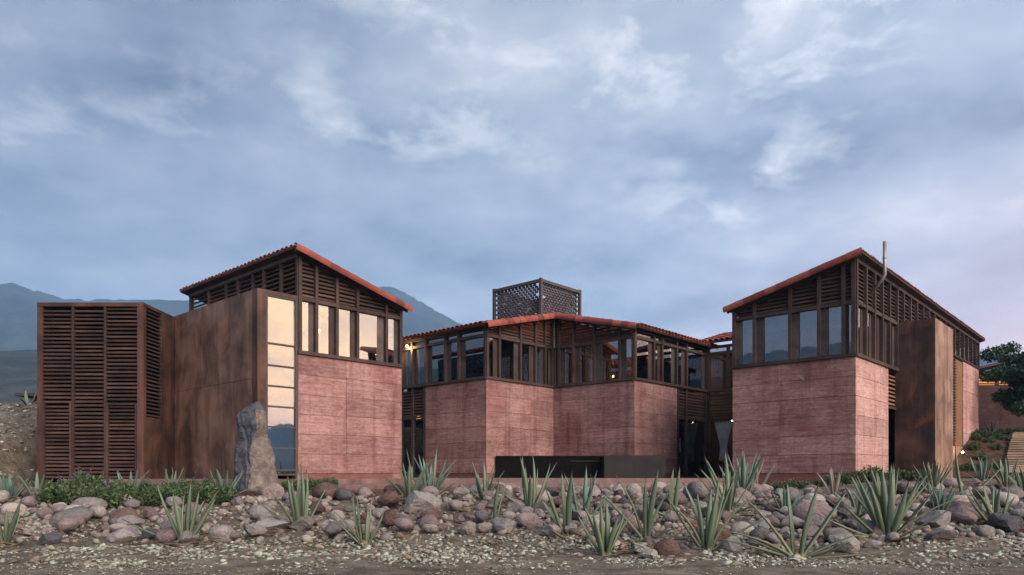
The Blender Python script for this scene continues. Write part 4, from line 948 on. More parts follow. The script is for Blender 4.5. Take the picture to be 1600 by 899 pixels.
AG = [
 dict(px=290, py=848, hpx=88, n_up=2, n_mid=2, n_low=1, label='open agave with broad splayed leaves on the gravel below the shrubs', explicit=[(-50, -92, 1), (6, -100, 1), (-14, -72, 1), (48, -88, 1), (60, -70, .9), (-95, -30, .8), (25, -84, 1.1)]),
 dict(px=470, py=830, hpx=92, n_up=2, n_mid=2, n_low=0, label='tall narrow agave right of the standing stone', explicit=[(-30, -72, 1), (-20, -88, 1), (-4, -102, 1), (12, -104, 1.1), (4, -90, 1), (20, -96, 1), (-70, -48, .8)]),
 dict(px=570, py=850, hpx=66, n_up=1, n_mid=0, n_low=0, label='small sparse agave with a crooked leaf below the terrace ledge', explicit=[(-58, -50, .9), (-28, -76, .9), (-6, -82, 1), (4, -78, 1), (-34, -60, .7), (38, -52, .7)]),
 dict(px=8, py=852, hpx=70, n_up=1, n_mid=1, n_low=1, label='agave with arching leaves beside the low slate stones', explicit=[(36, -78, 1), (12, -60, .9), (18, 5, .6)]),
 dict(px=14, py=782, hpx=52, n_up=3, n_mid=4, n_low=1, label='compact blue green agave in front of the cut earth bank', kind='agave2'),
 dict(px=56, py=782, hpx=52, n_up=1, n_mid=2, n_low=1, label='lone pale agave between earth bank and flowering shrubs'),
 dict(px=202, py=778, hpx=54, n_up=3, n_mid=4, n_low=1, label='agave rising behind the shrubs at the louvred pavilion', kind='agave2'),
 dict(px=266, py=776, hpx=52, n_up=3, n_mid=3, n_low=1, label='agave behind the shrubs in front of the steel clad bay'),
 dict(px=352, py=778, hpx=54, n_up=3, n_mid=4, n_low=2, label='blue green agave at the left foot of the standing stone', kind='agave2'),
 dict(px=640, py=782, hpx=66, n_up=3, n_mid=3, n_low=1, label='left one of the paired agaves behind the largest boulder', explicit=[(-32, -42, .9), (4, -82, 1), (20, -76, 1)]),
 dict(px=672, py=778, hpx=72, n_up=4, n_mid=4, n_low=1, label='right one of the paired agaves, fuller, behind the largest boulder', kind='agave2', explicit=[(8, -84, 1.1), (22, -72, 1), (44, -38, .8)]),
 dict(px=756, py=780, hpx=58, n_up=2, n_mid=3, n_low=1, label='agave before the outer corner of the earth hall', explicit=[(-14, -64, 1), (-42, -38, .8), (2, -62, 1), (24, -50, .9)]),
 dict(px=772, py=815, hpx=66, n_up=0, n_mid=0, n_low=0, label='lone agave with just two upright leaves among grey stones', explicit=[(1, -70, .9), (10, -72, .9)], dry=1),
 dict(px=828, py=800, hpx=78, n_up=2, n_mid=1, n_low=1, label='agave with five long blades in front of the black steel bench', explicit=[(-20, -88, 1.1), (-8, -90, 1), (14, -90, 1.1), (30, -84, .9), (36, -74, 1), (-52, -48, 1)]),
 dict(px=886, py=838, hpx=90, n_up=2, n_mid=2, n_low=0, label='upright agave right of the smooth oval boulder', explicit=[(-4, -104, 1), (2, -110, 1), (-22, -70, .9)]),
 dict(px=912, py=818, hpx=84, n_up=3, n_mid=2, n_low=1, label='agave behind others before the black steel bench', kind='agave2', explicit=[(4, -92, 1), (12, -88, 1.1)]),
 dict(px=945, py=866, hpx=84, n_up=2, n_mid=3, n_low=1, label='V shaped agave left of the flat pale green stone', explicit=[(-24, -84, 1), (6, -88, 1.1), (32, -90, 1), (-12, -84, .9), (28, -62, 1)]),
 dict(px=1010, py=842, hpx=92, n_up=1, n_mid=0, n_low=0, label='agave with two tall blades behind the flat pale green stone', explicit=[(-4, -98, 1), (6, -118, 1.1), (-66, -78, 1), (-20, -108, 1), (48, -32, 1), (56, -40, 1)]),
 dict(px=1052, py=806, hpx=78, n_up=0, n_mid=0, n_low=1, label='paired upright agave blades before the steel box', explicit=[(-4, -78, 1.1), (4, -80, 1.1)], dry=1),
 dict(px=1104, py=860, hpx=112, n_up=2, n_mid=2, n_low=0, label='tall crowded agave with a dead skirt', explicit=[(-16, -94, 1), (0, -104, 1), (16, -118, 1.2), (28, -128, 1.1), (-30, -88, .9), (80, -68, 1.1), (36, -104, .9)], dry=6),
 dict(px=1138, py=800, hpx=84, n_up=4, n_mid=4, n_low=1, label='dense agave in front of the curtained doorway', explicit=[(-36, -88, 1), (-18, -92, 1), (-4, -98, 1)]),
 dict(px=1162, py=776, hpx=78, n_up=4, n_mid=3, n_low=1, label='tall agave at the left end of the right building front', kind='agave2', explicit=[(-2, -78, 1), (8, -76, 1)]),
 dict(px=1182, py=772, hpx=66, n_up=1, n_mid=1, n_low=1, label='thin pale agave before the right building earth wall', kind='agave_purple'),
 dict(px=1230, py=806, hpx=56, n_up=4, n_mid=3, n_low=1, label='short blue agave behind the sprawling one', kind='agave2'),
 dict(px=1246, py=870, hpx=112, n_up=0, n_mid=0, n_low=2, label='sprawling agave with leaves flung wide across the stones', explicit=[(-8, -122, 1.2), (10, -120, 1.2), (72, -108, 1.1), (-60, -100, 1.1), (-98, -66, 1), (-110, -34, 1), (84, -42, 1), (128, -8, .9), (110, 8, .8), (-60, 6, .7)], dry=5),
 dict(px=1302, py=776, hpx=54, n_up=3, n_mid=2, n_low=0, label='faded purplish agave before the corner of the right building', kind='agave_purple'),
 dict(px=1386, py=842, hpx=118, n_up=7, n_mid=10, n_low=4, label='largest agave, a dense fan of blades, right of the blocky pale boulder', w=1.15, explicit=[(-54, -104, 1.1), (-20, -118, 1.2), (2, -120, 1.2), (30, -104, 1.1), (46, -118, 1), (70, -76, 1), (56, -62, 1), (-110, -24, .9), (-80, -48, .9)]),
 dict(px=1340, py=806, hpx=66, n_up=3, n_mid=3, n_low=2, label='agave tucked behind the left side of the dense fan', kind='agave2'),
 dict(px=1458, py=768, hpx=54, n_up=4, n_mid=5, n_low=1, label='agave before the dark steel bay of the right building', explicit=[(-24, -48, 1), (26, -50, 1)]),
 dict(px=1470, py=806, hpx=58, n_up=4, n_mid=4, n_low=1, label='squat blue green agave on the right rock pile', kind='agave2'),
 dict(px=1508, py=776, hpx=70, n_up=0, n_mid=0, n_low=1, label='agave with one long raised blade near the uplight', explicit=[(-20, -80, 1.3), (58, -46, .9), (-30, 4, .8)], dry=1),
 dict(px=1535, py=752, hpx=44, n_up=4, n_mid=3, n_low=1, label='agave at the foot of the planted bank', kind='agave2'),
 dict(px=1556, py=822, hpx=70, n_up=2, n_mid=2, n_low=1, label='agave with leaves leaning left on the far right rocks', explicit=[(-36, -62, 1), (-20, -72, 1), (-4, -66, 1), (4, -70, 1), (-54, -40, .8), (44, -24, .8)]),
 dict(px=1572, py=762, hpx=52, n_up=4, n_mid=4, n_low=1, label='agave beside the bottom of the timber steps'),
 dict(px=1603, py=776, hpx=56, n_up=3, n_mid=4, n_low=2, label='agave on the right of the timber steps'),
]
AG_NEAR = ['splayed agave on the gravel', 'tall narrow agave by the standing stone', 'sparse agave with a crooked leaf', 'arching agave by the slate stones',
 'compact agave at the earth bank', 'lone pale agave by the shrubs', 'agave before the louvred pavilion', 'agave before the steel bay', 'agave at the standing stone',
 'left paired agave', 'right paired agave', 'agave at the hall corner', 'two leaved agave', 'five bladed agave', 'upright agave by the oval boulder', 'agave before the black bench',
 'V shaped agave', 'agave with two tall blades', 'twin blades before the steel box', 'crowded agave with a dead skirt', 'dense agave at the curtained doorway', 'tall agave at the building end',
 'thin pale agave', 'short blue agave', 'sprawling agave', 'purplish agave', 'largest dense agave', 'agave behind the dense fan', 'agave at the dark steel bay', 'squat agave on the right pile',
 'one bladed agave by the uplight', 'agave at the bank foot', 'left leaning agave', 'agave at the timber steps', 'agave right of the steps']
AG_POS = [at_ground(a['px'], a['py']) for a in AG]
# ============================================================ loose stones
def rock_mesh(seed, mat, sub=3):
    rs = np.random.default_rng(seed); bm = bmesh.new(); bmesh.ops.create_icosphere(bm, subdivisions=sub, radius=0.5)
    ang = rs.random() < 0.55; planes = [(Vector(rs.normal(size=3)).normalized(), rs.uniform(0.27, 0.42) if ang else rs.uniform(0.34, 0.47)) for _ in range(rs.integers(8, 15) if ang else rs.integers(3, 7))]
    off = Vector(rs.uniform(-50, 50, 3))
    for v in bm.verts:
        c = v.co.copy()
        for n, d in planes:
            e = c.dot(n) - d
            if e > 0: c -= n * e * (0.97 if ang else 0.8)
        c += c.normalized() * ((0.05 if ang else 0.08) * noise.noise(c * 2.2 + off) + 0.022 * noise.noise(c * 7 + off) + 0.012 * noise.noise(c * 15 + off))
        v.co = c
    me = bpy.data.meshes.new('boulder'); bm.to_mesh(me); bm.free(); me.materials.append(mat)
    me.polygons.foreach_set('use_smooth', [True] * len(me.polygons))
    if ang: me.set_sharp_from_angle(angle=R(24))
    return me
KINDS = [('rock_grey', 'rounded grey river stone lying in the dry rock bed', 'grey river stones', .36),
         ('rock_rose', 'rose mauve river stone lying in the dry rock bed', 'rose mauve river stones', .24),
         ('rock_red', 'red brown river stone lying in the dry rock bed', 'red brown river stones', .08),
         ('rock_pale', 'pale buff river stone lying in the dry rock bed', 'pale buff river stones', .22),
         ('rock_slate', 'dark slate blue stone lying in the dry rock bed', 'slate blue stones', .10),
         ('rock_green', 'pale green tinted stone lying in the dry rock bed', 'pale green stones', .05)]
MESHES = {k: [rock_mesh(100 * i + j, M[k]) for j in range(9)] for i, (k, _, _, _) in enumerate(KINDS)}
placed = []      # (x, y, r)
def put_rock(x, y, size, kind, squash=None, label=None, group=None, rot=None, z=None, sub=0):
    k = [q for q in KINDS if q[0] == kind][0]
    sx, sy, sz = size * random.uniform(.95, 1.2), size * random.uniform(.75, 1.0), size * (squash or random.uniform(.55, .82))
    o = link('boulder', random.choice(MESHES[kind]), None, (x, y, (gz(x, y) if z is None else z) + sz * 0.30), (random.uniform(-.3, .3), random.uniform(-.3, .3), random.uniform(0, 6.28) if rot is None else rot), (sx, sy, sz))
    if not label:
        ai = min(range(len(AG_POS)), key=lambda q: (AG_POS[q].x - x) ** 2 + (AG_POS[q].y - y) ** 2)
        label = '%s %s stone %s the %s' % ('large' if size > .42 else ('small' if size < .27 else 'mid sized'), {'rock_grey': 'grey', 'rock_rose': 'rose mauve', 'rock_red': 'red brown', 'rock_pale': 'pale buff', 'rock_slate': 'slate blue', 'rock_green': 'pale green'}[kind], 'beside' if (AG_POS[ai] - Vector((x, y, AG_POS[ai].z))).length < 1.2 else 'nearest', AG_NEAR[ai])
        tag(o, label, 'stone', k[2])
    else: tag(o, label, 'stone')
    placed.append((x, y, size * 0.5))
    return o
def big(px, py, wpx, kind, squash, label):
    p = at_ground(px, py); s = wpx * p.y / F_PX * 0.95; return put_rock(p.x, p.y, s, kind, squash, label, rot=random.uniform(-.3, .3))
big(372, 632 + 160, 10, 'rock_grey', .6, None) if False else None
for a in [(140, 800, 52, 'rock_grey', .62, 'large smooth grey brown boulder beside the flowering shrubs'),
          (112, 818, 60, 'rock_grey', .55, 'broad flat topped grey boulder below the flowering shrubs'),
          (195, 820, 46, 'rock_red', .72, 'large squared red brown stone under the splayed agave by the shrubs'),
          (432, 828, 66, 'rock_grey', .42, 'broad pale grey slab of stone at the foot of the agave by the standing stone'),
          (655, 800, 74, 'rock_grey', .62, 'largest brown grey boulder in front of the paired agaves'),
          (672, 828, 32, 'rock_rose', .95, 'upright rose coloured round stone before the largest boulder'),
          (728, 836, 42, 'rock_pale', .78, 'cream and grey split boulder on the gravel edge'),
          (828, 824, 44, 'rock_rose', .68, 'smooth oval pinkish buff boulder alone on the gravel'),
          (802, 800, 36, 'rock_grey', .9, 'pointed grey stone wedge beside the lone two leaved agave'),
          (1004, 866, 52, 'rock_green', .38, 'flat pale green stone lying between two agaves'),
          (1012, 874, 40, 'rock_pale', .62, 'pale cracked stone leaning on a brown heart shaped stone'),
          (1043, 870, 38, 'rock_red', 1.0, 'brown heart shaped stone beside the flat green stone'),
          (1142, 862, 44, 'rock_grey', .75, 'grey boulder at the right foot of the tall crowded agave'),
          (1160, 838, 42, 'rock_pale', .7, 'pale squared boulder behind the sprawling agave'),
          (1270, 815, 62, 'rock_rose', .75, 'mauve grey boulder mass behind the sprawling agave'),
          (1325, 862, 50, 'rock_pale', .80, 'blocky pale boulder with a rusty side by the dense agave'),
          (1364, 858, 30, 'rock_grey', .66, 'small oval grey stone next to the blocky pale boulder'),
          (1462, 825, 60, 'rock_grey', .6, 'large blue grey boulder right of the dense agave'),
          (1500, 800, 40, 'rock_rose', .55, 'rose lidded stone on top of the right hand rock pile'),
          (80, 850, 50, 'rock_slate', .5, 'low dark slate pair of stones in front of the left rock pile')]:
    big(*a)
def rock_front(px): return np.interp(px, [-100, 0, 150, 300, 450, 600, 760, 850, 950, 1100, 1250, 1400, 1500, 1600, 1700], [848, 846, 852, 852, 848, 846, 836, 838, 858, 866, 870, 856, 846, 842, 842])
def inside_bed(x, y):
    px = 800 + x / y * F_PX; pp = HORIZON - (gz(x, y) - EYE) / y * F_PX
    back = np.interp(px, [-100, 0, 200, 340, 420, 560, 700, 1100, 1200, 1700], [18.0, 18.0, 17.4, 17.5, 18.0, 18.1, 20.5, 20.5, 18.8, 18.8])
    return -80 < px < 1690 and pp < rock_front(px) and y < back
cand = 0
tries = 0
probs = np.array([k[3] for k in KINDS]); probs /= probs.sum()
sizes = np.concatenate([RNG.uniform(0.42, 0.62, 75), RNG.uniform(0.28, 0.42, 150), RNG.uniform(0.20, 0.28, 130)])
n_rocks = 0
for s in sizes:
    if n_rocks >= 300: break
    for _ in range(40):
        y = RNG.uniform(12.3, 20.4); x = RNG.uniform(-0.74 * y, 0.80 * y)
        if not inside_bed(x, y): continue
        # the shrub patch on the left stays mostly clear
        pxx = 800 + x / y * F_PX
        if 60 < pxx < 340 and y > 16.2: continue
        if all((x - a) ** 2 + (y - b) ** 2 > (0.70 * (s * .5 + r)) ** 2 for a, b, r in placed):
            put_rock(x, y, s, KINDS[RNG.choice(len(KINDS), p=probs)][0], z=gz(x, y) + RNG.uniform(-.02, .10)); n_rocks += 1; break

# gravel and small cobbles: nobody could count them
def chip_base(seed, n=9):
    rs = np.random.default_rng(seed); bm = bmesh.new()
    for _ in range(n): bm.verts.new(Vector(rs.normal(size=3)).normalized() * 0.5)
    r = bmesh.ops.convex_hull(bm, input=bm.verts); bmesh.ops.triangulate(bm, faces=bm.faces)
    loose = [v for v in bm.verts if not v.link_faces]; bmesh.ops.delete(bm, geom=loose, context='VERTS')
    bm.verts.index_update(); V = np.array([v.co[:] for v in bm.verts]); F_ = np.array([[q.index for q in f.verts] for f in bm.faces]); bm.free(); return V, F_
CH = [chip_base(s) for s in range(10)]
ICO = []
for s in range(6):
    me = rock_mesh(900 + s, None, 2); V = np.empty(len(me.vertices) * 3); me.vertices.foreach_get('co', V); V = V.reshape(-1, 3)
    ICO.append((V, np.array([p.vertices[:] for p in me.polygons])))
def scatter(name, lib, xs, ys, ss, mat, flat=(0.35, 0.7), smooth=False, lift=0.2, dz=0.0, sink=None):
    vs, fs, k = [], [], 0; zs = ground0(xs, ys)
    for x, y, z, s in zip(xs, ys, zs, ss):
        V, F_ = lib[RNG.integers(len(lib))]; a = RNG.uniform(0, 6.28); c, q = math.cos(a), math.sin(a)
        sx, sy, sz = s * RNG.uniform(.8, 1.25), s * RNG.uniform(.6, 1.0), s * RNG.uniform(*flat)
        tx = RNG.uniform(-.35, .35); W_ = V * (sx, sy, sz); W_ = np.stack([W_[:, 0] * c - W_[:, 1] * q, W_[:, 0] * q + W_[:, 1] * c, W_[:, 2] + tx * W_[:, 0]], 1)
        vs.append(W_ + (x, y, z + sz * lift + dz)); fs.append(F_ + k); k += len(V)
    return tag(link(name, fast_mesh(name, np.concatenate(vs), np.concatenate(fs), mat, smooth)), kind='stuff')
# cobbles between the boulders
cx, cy = [], []
while len(cx) < 2600:
    y = RNG.uniform(12.2, 20.4); x = RNG.uniform(-0.74 * y, 0.80 * y)
    if inside_bed(x, y): cx.append(x); cy.append(y)
o = scatter('cobbles', ICO, np.array(cx), np.array(cy), 0.07 + 0.17 * RNG.random(len(cx)) ** 1.5, M['cobbles'], (0.5, 0.85), True, 0.25)
tag(o, 'small mixed cobbles filling the rock bed between the boulders', 'cobbles')
NG = 70000
ys = 8.2 + 7.8 * RNG.random(NG) ** 1.05; xs = RNG.uniform(-0.76, 0.80, NG) * ys
clump = np.array([noise.noise((x * 0.45, y * 0.8, 4.0)) + 0.6 * noise.noise((x * 1.5, y * 2.0, 9.0)) for x, y in zip(xs, ys)])
band = sstep(9.3, 11.0, ys) * (1 - 0.55 * sstep(13.2, 15.5, ys))
keep = RNG.random(NG) < np.clip((0.22 + 1.7 * clump) * band + 0.14 + 0.16 * band, 0, 1)
xs, ys = xs[keep], ys[keep]
ss = 0.016 + 0.16 * RNG.random(len(xs)) ** 3.4 * (0.35 + 0.65 * sstep(9.3, 11.6, ys))
nb = 900; yb_ = RNG.uniform(10.2, 14.5, nb); xb_ = RNG.uniform(-0.74, 0.78, nb) * yb_
xs = np.concatenate([xs, xb_]); ys = np.concatenate([ys, yb_]); ss = np.concatenate([ss, 0.07 + 0.17 * RNG.random(nb) ** 2.5])
o = scatter('gravel', CH, xs, ys, ss, M['chips'], (0.22, 0.55), False, 0.12); tag(o, 'pale green and buff gravel chips spread along the path edge', 'gravel')
# dry leaf litter and twigs between the stones
def litter_base(seed):
    rs = np.random.default_rng(seed); L, w = 0.5, 0.045; b = rs.uniform(-.12, .12); h = rs.uniform(.02, .08)
    V = np.array([(-L, 0, 0), (-L * .3, w, h), (L * .4, w * .7, h + b * .3), (L, 0, b * .5), (L * .4, -w * .7, h * .6), (-L * .3, -w, h * .5), (0, 0, -.03)])
    F_ = np.array([(0, 1, 5), (1, 2, 4), (1, 4, 5), (2, 3, 4), (0, 6, 1), (1, 6, 2), (2, 6, 3), (3, 6, 4), (4, 6, 5), (5, 6, 0)]); return V, F_
lx, ly = [], []
while len(lx) < 420:
    y = RNG.uniform(11.2, 18.5); x = RNG.uniform(-0.74 * y, 0.80 * y); q = min((p.x - x) ** 2 + (p.y - y) ** 2 for p in AG_POS)
    if RNG.random() < (0.9 if q < 1.2 else 0.12): lx.append(x); ly.append(y)
o = scatter('leaf_litter', [litter_base(q) for q in range(6)], np.array(lx), np.array(ly), RNG.uniform(0.12, 0.55, len(lx)), M['litter'], (0.5, 1.2), False, 0.1, 0.05)
tag(o, 'dry brown agave leaf litter scattered among the stones', 'leaf litter')
# stones on top of the cut bank and on the planted bank
n = 900; xs = RNG.uniform(-24, -15.0, n); ys = RNG.uniform(21.6, 29.5, n)
o = scatter('bank_stones', CH, xs, ys, RNG.uniform(0.06, 0.22, n), M['chips'], (0.4, 0.8), False, 0.3); tag(o, 'broken stones littering the cut earth bank', 'rubble')
bx_ = np.arange(17.0, 26.01, 0.25); by_ = np.arange(28.8, 37.3, 0.25); BX, BY = np.meshgrid(bx_, by_); edge_ = 21.05 + (BY - 31) * 0.78
BX = np.minimum(BX, edge_); BZ = ground0(BX, BY) + 0.06 + 0.05 * vnoise(BX, BY, 2.2, 6.0) ; i_ = (np.arange(len(by_) - 1)[:, None] * len(bx_) + np.arange(len(bx_) - 1)[None, :]).ravel()
tag(link('soil_bank', fast_mesh('soil_bank', np.stack([BX.ravel(), BY.ravel(), BZ.ravel()], 1), np.stack([i_, i_ + 1, i_ + len(bx_) + 1, i_ + len(bx_)], 1), M['soil'], True)), kind='structure')
xs = RNG.uniform(19.2, 26, 700); ys = RNG.uniform(29.0, 36.6, 700)
o = scatter('bank_soil_clods', CH, xs, ys, RNG.uniform(0.05, 0.20, 700), M['bank_cut'], (0.5, 0.9), False, 0.2); tag(o, 'clods of brown soil on the planted bank', 'soil')

# ============================================================ agaves
def leaf_mesh(seed, mat, bend):
    """Unit-length sword leaf along +x, channelled upper face towards +z, spine at the tip."""
    rs = np.random.default_rng(seed); n = 12; v, f = [], []
    for i in range(n + 1):
        t = i / n; w = 0.043 * (0.78 + 0.75 * math.sin(min(1, t * 1.15) * math.pi * 0.62)) * (1 - max(0, (t - 0.42) / 0.58) ** 1.7)
        w = max(w, 0.0012); th = 0.020 * (1 - t) ** 0.7 + 0.003; z = bend * t * t; y0 = 0.02 * math.sin(t * 3 + seed) * t
        for u, dz in ((-1, 0.012), (-0.55, -0.001), (0, -0.008), (0.55, -0.001), (1, 0.012)): v.append((t, y0 + u * w, z + dz * (1 - t * .7) * 1.4))
        for u, dz in ((0.6, -1.0), (0, -1.35), (-0.6, -1.0)): v.append((t, y0 + u * w, z + dz * th))
    m = 8
    for i in range(n):
        for k in range(m): a, b = i * m + k, i * m + (k + 1) % m; f.append((a, b, b + m, a + m))
    f.append(tuple(range(m))); f.append(tuple(n * m + k for k in range(m - 1, -1, -1)))
    return mesh('leaf', v, f, mat, True)
LEAF = {k: [leaf_mesh(s, M[k], b) for s, b in enumerate((-0.12, -0.04, 0.05, -0.22, 0.11, 0.0, -0.30, 0.16))] for k in ('agave', 'agave2', 'agave_dry', 'agave_purple')}
def add_leaf(root, phi, el, L, w, kind, base_r=0.06):
    X = Vector((math.cos(phi) * math.cos(el), math.sin(phi) * math.cos(el), math.sin(el)))
    Z = Vector((-math.cos(phi) * math.sin(el), -math.sin(phi) * math.sin(el), math.cos(el))); Y = Z.cross(X)
    ww = w * L ** 0.3
    m = Matrix(((X.x * L, Y.x * ww, Z.x * L, math.cos(phi) * base_r), (X.y * L, Y.y * ww, Z.y * L, math.sin(phi) * base_r), (X.z * L, Y.z * ww, Z.z * L, -0.03), (0, 0, 0, 1)))
    return link('leaf', random.choice(LEAF[kind]), root, mat4=m)
def agave(px, py, hpx, n_up, n_mid, n_low, label, kind='agave', w=1.0, lean=0.0, phi0=None, dry=2, explicit=None):
    p = at_ground(px, py); H = hpx * p.y / F_PX
    r = empty('agave', p); tag(r, label, 'agave', 'agaves planted through the rock bed')
    ph = random.uniform(0, 6.28) if phi0 is None else phi0; w *= 0.80
    k = 0; ga = 2.39996
    for i in range(n_up): add_leaf(r, ph + k * ga, R(random.uniform(74, 86)), H * random.uniform(.85, 1.03), w, kind, 0.035); k += 1
    if n_mid: n_mid += 1; dry += 1
    for i in range(n_mid): add_leaf(r, ph + k * ga, R(random.uniform(50, 72)), H * random.uniform(.85, 1.05), w, kind, 0.055); k += 1
    for i in range(n_low): add_leaf(r, ph + k * ga, R(random.uniform(14, 42)), H * random.uniform(.7, 1.0), w * .9, kind, 0.07); k += 1
    for i in range(dry): add_leaf(r, random.uniform(0, 6.28), R(random.uniform(2, 12)), H * random.uniform(.4, .9), w * .8, 'agave_dry', 0.07)
    for (dxp, dyp, wf) in (explicit or []):          # leaves whose tips the photograph shows: offset of the tip in pixels
        dx, dz = dxp * p.y / F_PX, -dyp * p.y / F_PX; dyd = random.uniform(-.25, .12); L = math.sqrt(dx * dx + dz * dz + dyd * dyd)
        add_leaf(r, math.atan2(dyd, dx), math.asin(max(-.2, dz / L)), L, w * wf, kind, 0.05)
    v, f = sphere_geo((0, 0, 0.0), 0.085, 8, 5); link('heart', mesh('heart', v, f, M['agave_dry'], True), r)
    return r
for a in AG: agave(**a)
# agaves and cacti on the upper edge of the bank
def agave_at(x, y, H, label, kind='agave2', n=(4, 5, 2)):
    r = empty('agave', (x, y, gz(x, y))); tag(r, label, 'agave', 'agaves planted through the rock bed'); k = 0
    for cnt, lo, hi in zip(n, (74, 50, 20), (86, 72, 45)):
        for i in range(cnt): add_leaf(r, k * 2.39996, R(random.uniform(lo, hi)), H * random.uniform(.85, 1.05), 1.0, kind, 0.05); k += 1
    return r
agave_at(25.6, 38.6, 0.95, 'agave on top of the bank against the dark plum wall')
agave_at(-18.2, 27.2, 0.75, 'agave on the rim of the cut earth bank', 'agave', (0, 2, 3))

# ============================================================ shrubs
def sprig_geo(n_stems, H, spread, leaf, seed, dens=26, flowers=False):
    rs = np.random.default_rng(seed); V, Fq, FV, FF = [], [], [], []
    for s in range(n_stems):
        a = rs.uniform(0, 6.28); rr = spread * math.sqrt(rs.random()); b = np.array([0.45 * rr * math.cos(a), 0.45 * rr * math.sin(a), 0.0])
        h = H * rs.uniform(.55, 1.0) * (1 - 0.35 * (rr / spread) ** 2); tip = np.array([rr * math.cos(a), rr * math.sin(a), h])
        for k in range(dens):
            t = rs.uniform(0.1, 1); c = b + (tip - b) * t + rs.normal(size=3) * 0.018
            d = rs.normal(size=3) + np.array([0, 0, 0.8]); d /= np.linalg.norm(d); q = np.cross(d, rs.normal(size=3)); q /= np.linalg.norm(q)
            L = leaf * rs.uniform(.6, 1.3); w = L * 0.22; i = len(V)
            V += [c, c + d * L * .5 + q * w, c + d * L, c + d * L * .5 - q * w]; Fq.append((i, i + 1, i + 2, i + 3))
        if flowers and s % 10 == 0:
            for k in range(12):
                c = tip + np.array([0, 0, rs.uniform(0, 0.16)]) + rs.normal(size=3) * 0.010; d = rs.normal(size=3); d /= np.linalg.norm(d); q = np.cross(d, rs.normal(size=3)); q /= np.linalg.norm(q); i = len(FV)
                FV += [c - d * .012, c + q * .010, c + d * .012, c - q * .010]; FF.append((i, i + 1, i + 2, i + 3))
    return V, Fq, FV, FF
SV = []
for s in range(4):
    a, b, c, d = sprig_geo(48, 0.52, 0.36, 0.085, 40 + s, 26, True)
    SV.append((fast_mesh('shrub_foliage', a, b, M['shrub']), fast_mesh('shrub_flowers', c, d, M['flower'])))
v, f = join_geo([tube_geo([(0, 0, -0.05), (0.10 * math.cos(k), 0.10 * math.sin(k), 0.16), (0.17 * math.cos(k), 0.17 * math.sin(k), 0.30)], [0.012, 0.008, 0.004], 5) for k in np.arange(0, 6.2, 0.9)])
STEM = mesh('shrub_stems', v, f, M['stem'], True)
def shrub(px, py, size, label, group, flowers=True, y=None):
    p = at_ground(px, py) if y is None else Vector(((px - 800) / F_PX * y, y, gz((px - 800) / F_PX * y, y)))
    if y is not None and y > 18.5 and -13 < p.x < -3: p.z = -0.28
    r = empty('shrub', p, random.uniform(0, 6.28)); size *= random.uniform(.75, 1.12); r.scale = (size, size, size * random.uniform(.75, 1.25)); k = random.randrange(4)
    link('foliage', SV[k][0], r); link('stems', STEM, r)
    if flowers: tag(link('flowers', SV[k][1], r), kind='stuff')
    tag(r, label, 'shrub', group)
for px, py, s in [(85, 790, 1.15), (118, 792, 1.2), (148, 794, 1.2), (175, 796, 1.1), (100, 784, 1.1), (140, 782, 1.15), (72, 778, 1.0), (165, 784, 1.05), (188, 780, 1.0), (128, 776, 1.0)]:
    shrub(px, py, s, 'low bushy green shrub with purple flower spikes before the louvred pavilion', 'flowering shrubs before the louvred pavilion')
for px, py, s in [(235, 790, 1.0), (258, 786, 1.05), (282, 790, 1.1), (310, 788, 1.0), (335, 790, .95), (350, 788, .9), (220, 776, .9), (300, 776, 1.0), (328, 775, .9), (245, 775, .9)]:
    shrub(px, py, s, 'low green shrub with purple flowers between steel bay and standing stone', 'flowering shrubs before the steel clad bay')
for px, s in [(452, .75), (466, .7), (486, .75), (502, .72), (516, .7), (496, .6)]:
    shrub(px, 0, s, 'small dark leafy plant in the terrace bed below the glazed strip', 'plants in the terrace bed', True, 19.6)
for px, s in [(1210, .6), (1232, .65), (1255, .6), (1280, .6), (1300, .7), (1322, .75), (1345, .8), (1362, .8), (1380, .75), (1400, .75), (1420, .8), (1438, .7)]:
    shrub(px, 0, s, 'low green plant along the foot of the right building', 'plants along the foot of the right building', px < 1300, 20.9)
for k in range(90):
    x = RNG.uniform(19.2, 25.2); y = RNG.uniform(31.0, 36.5)
    if x < 19.4 + (y - 31) * 0.72 or x > 20.9 + (y - 31) * 0.83: continue
    r = empty('bank_plant', (x, y, gz(x, y)), RNG.uniform(0, 6)); r.scale = (.8, .8, .7); link('foliage', SV[k % 4][0], r); link('stems', STEM, r)
    tag(r, 'small green ground plant on the sloping soil bank', 'plant', 'plants on the sloping soil bank')
for (x, y, s) in ((26.6, 38.4, 1.2), (27.4, 38.6, 1.3), (24.6, 38.2, 1.0), (28.4, 38.7, 1.1)):
    r = empty('shrub', (x, y, gz(x, y))); r.scale = (s, s, s); link('foliage', SV[1][0], r); link('stems', STEM, r)
    tag(r, 'dark green shrub at the foot of the dark plum wall', 'shrub', 'shrubs at the dark plum wall')

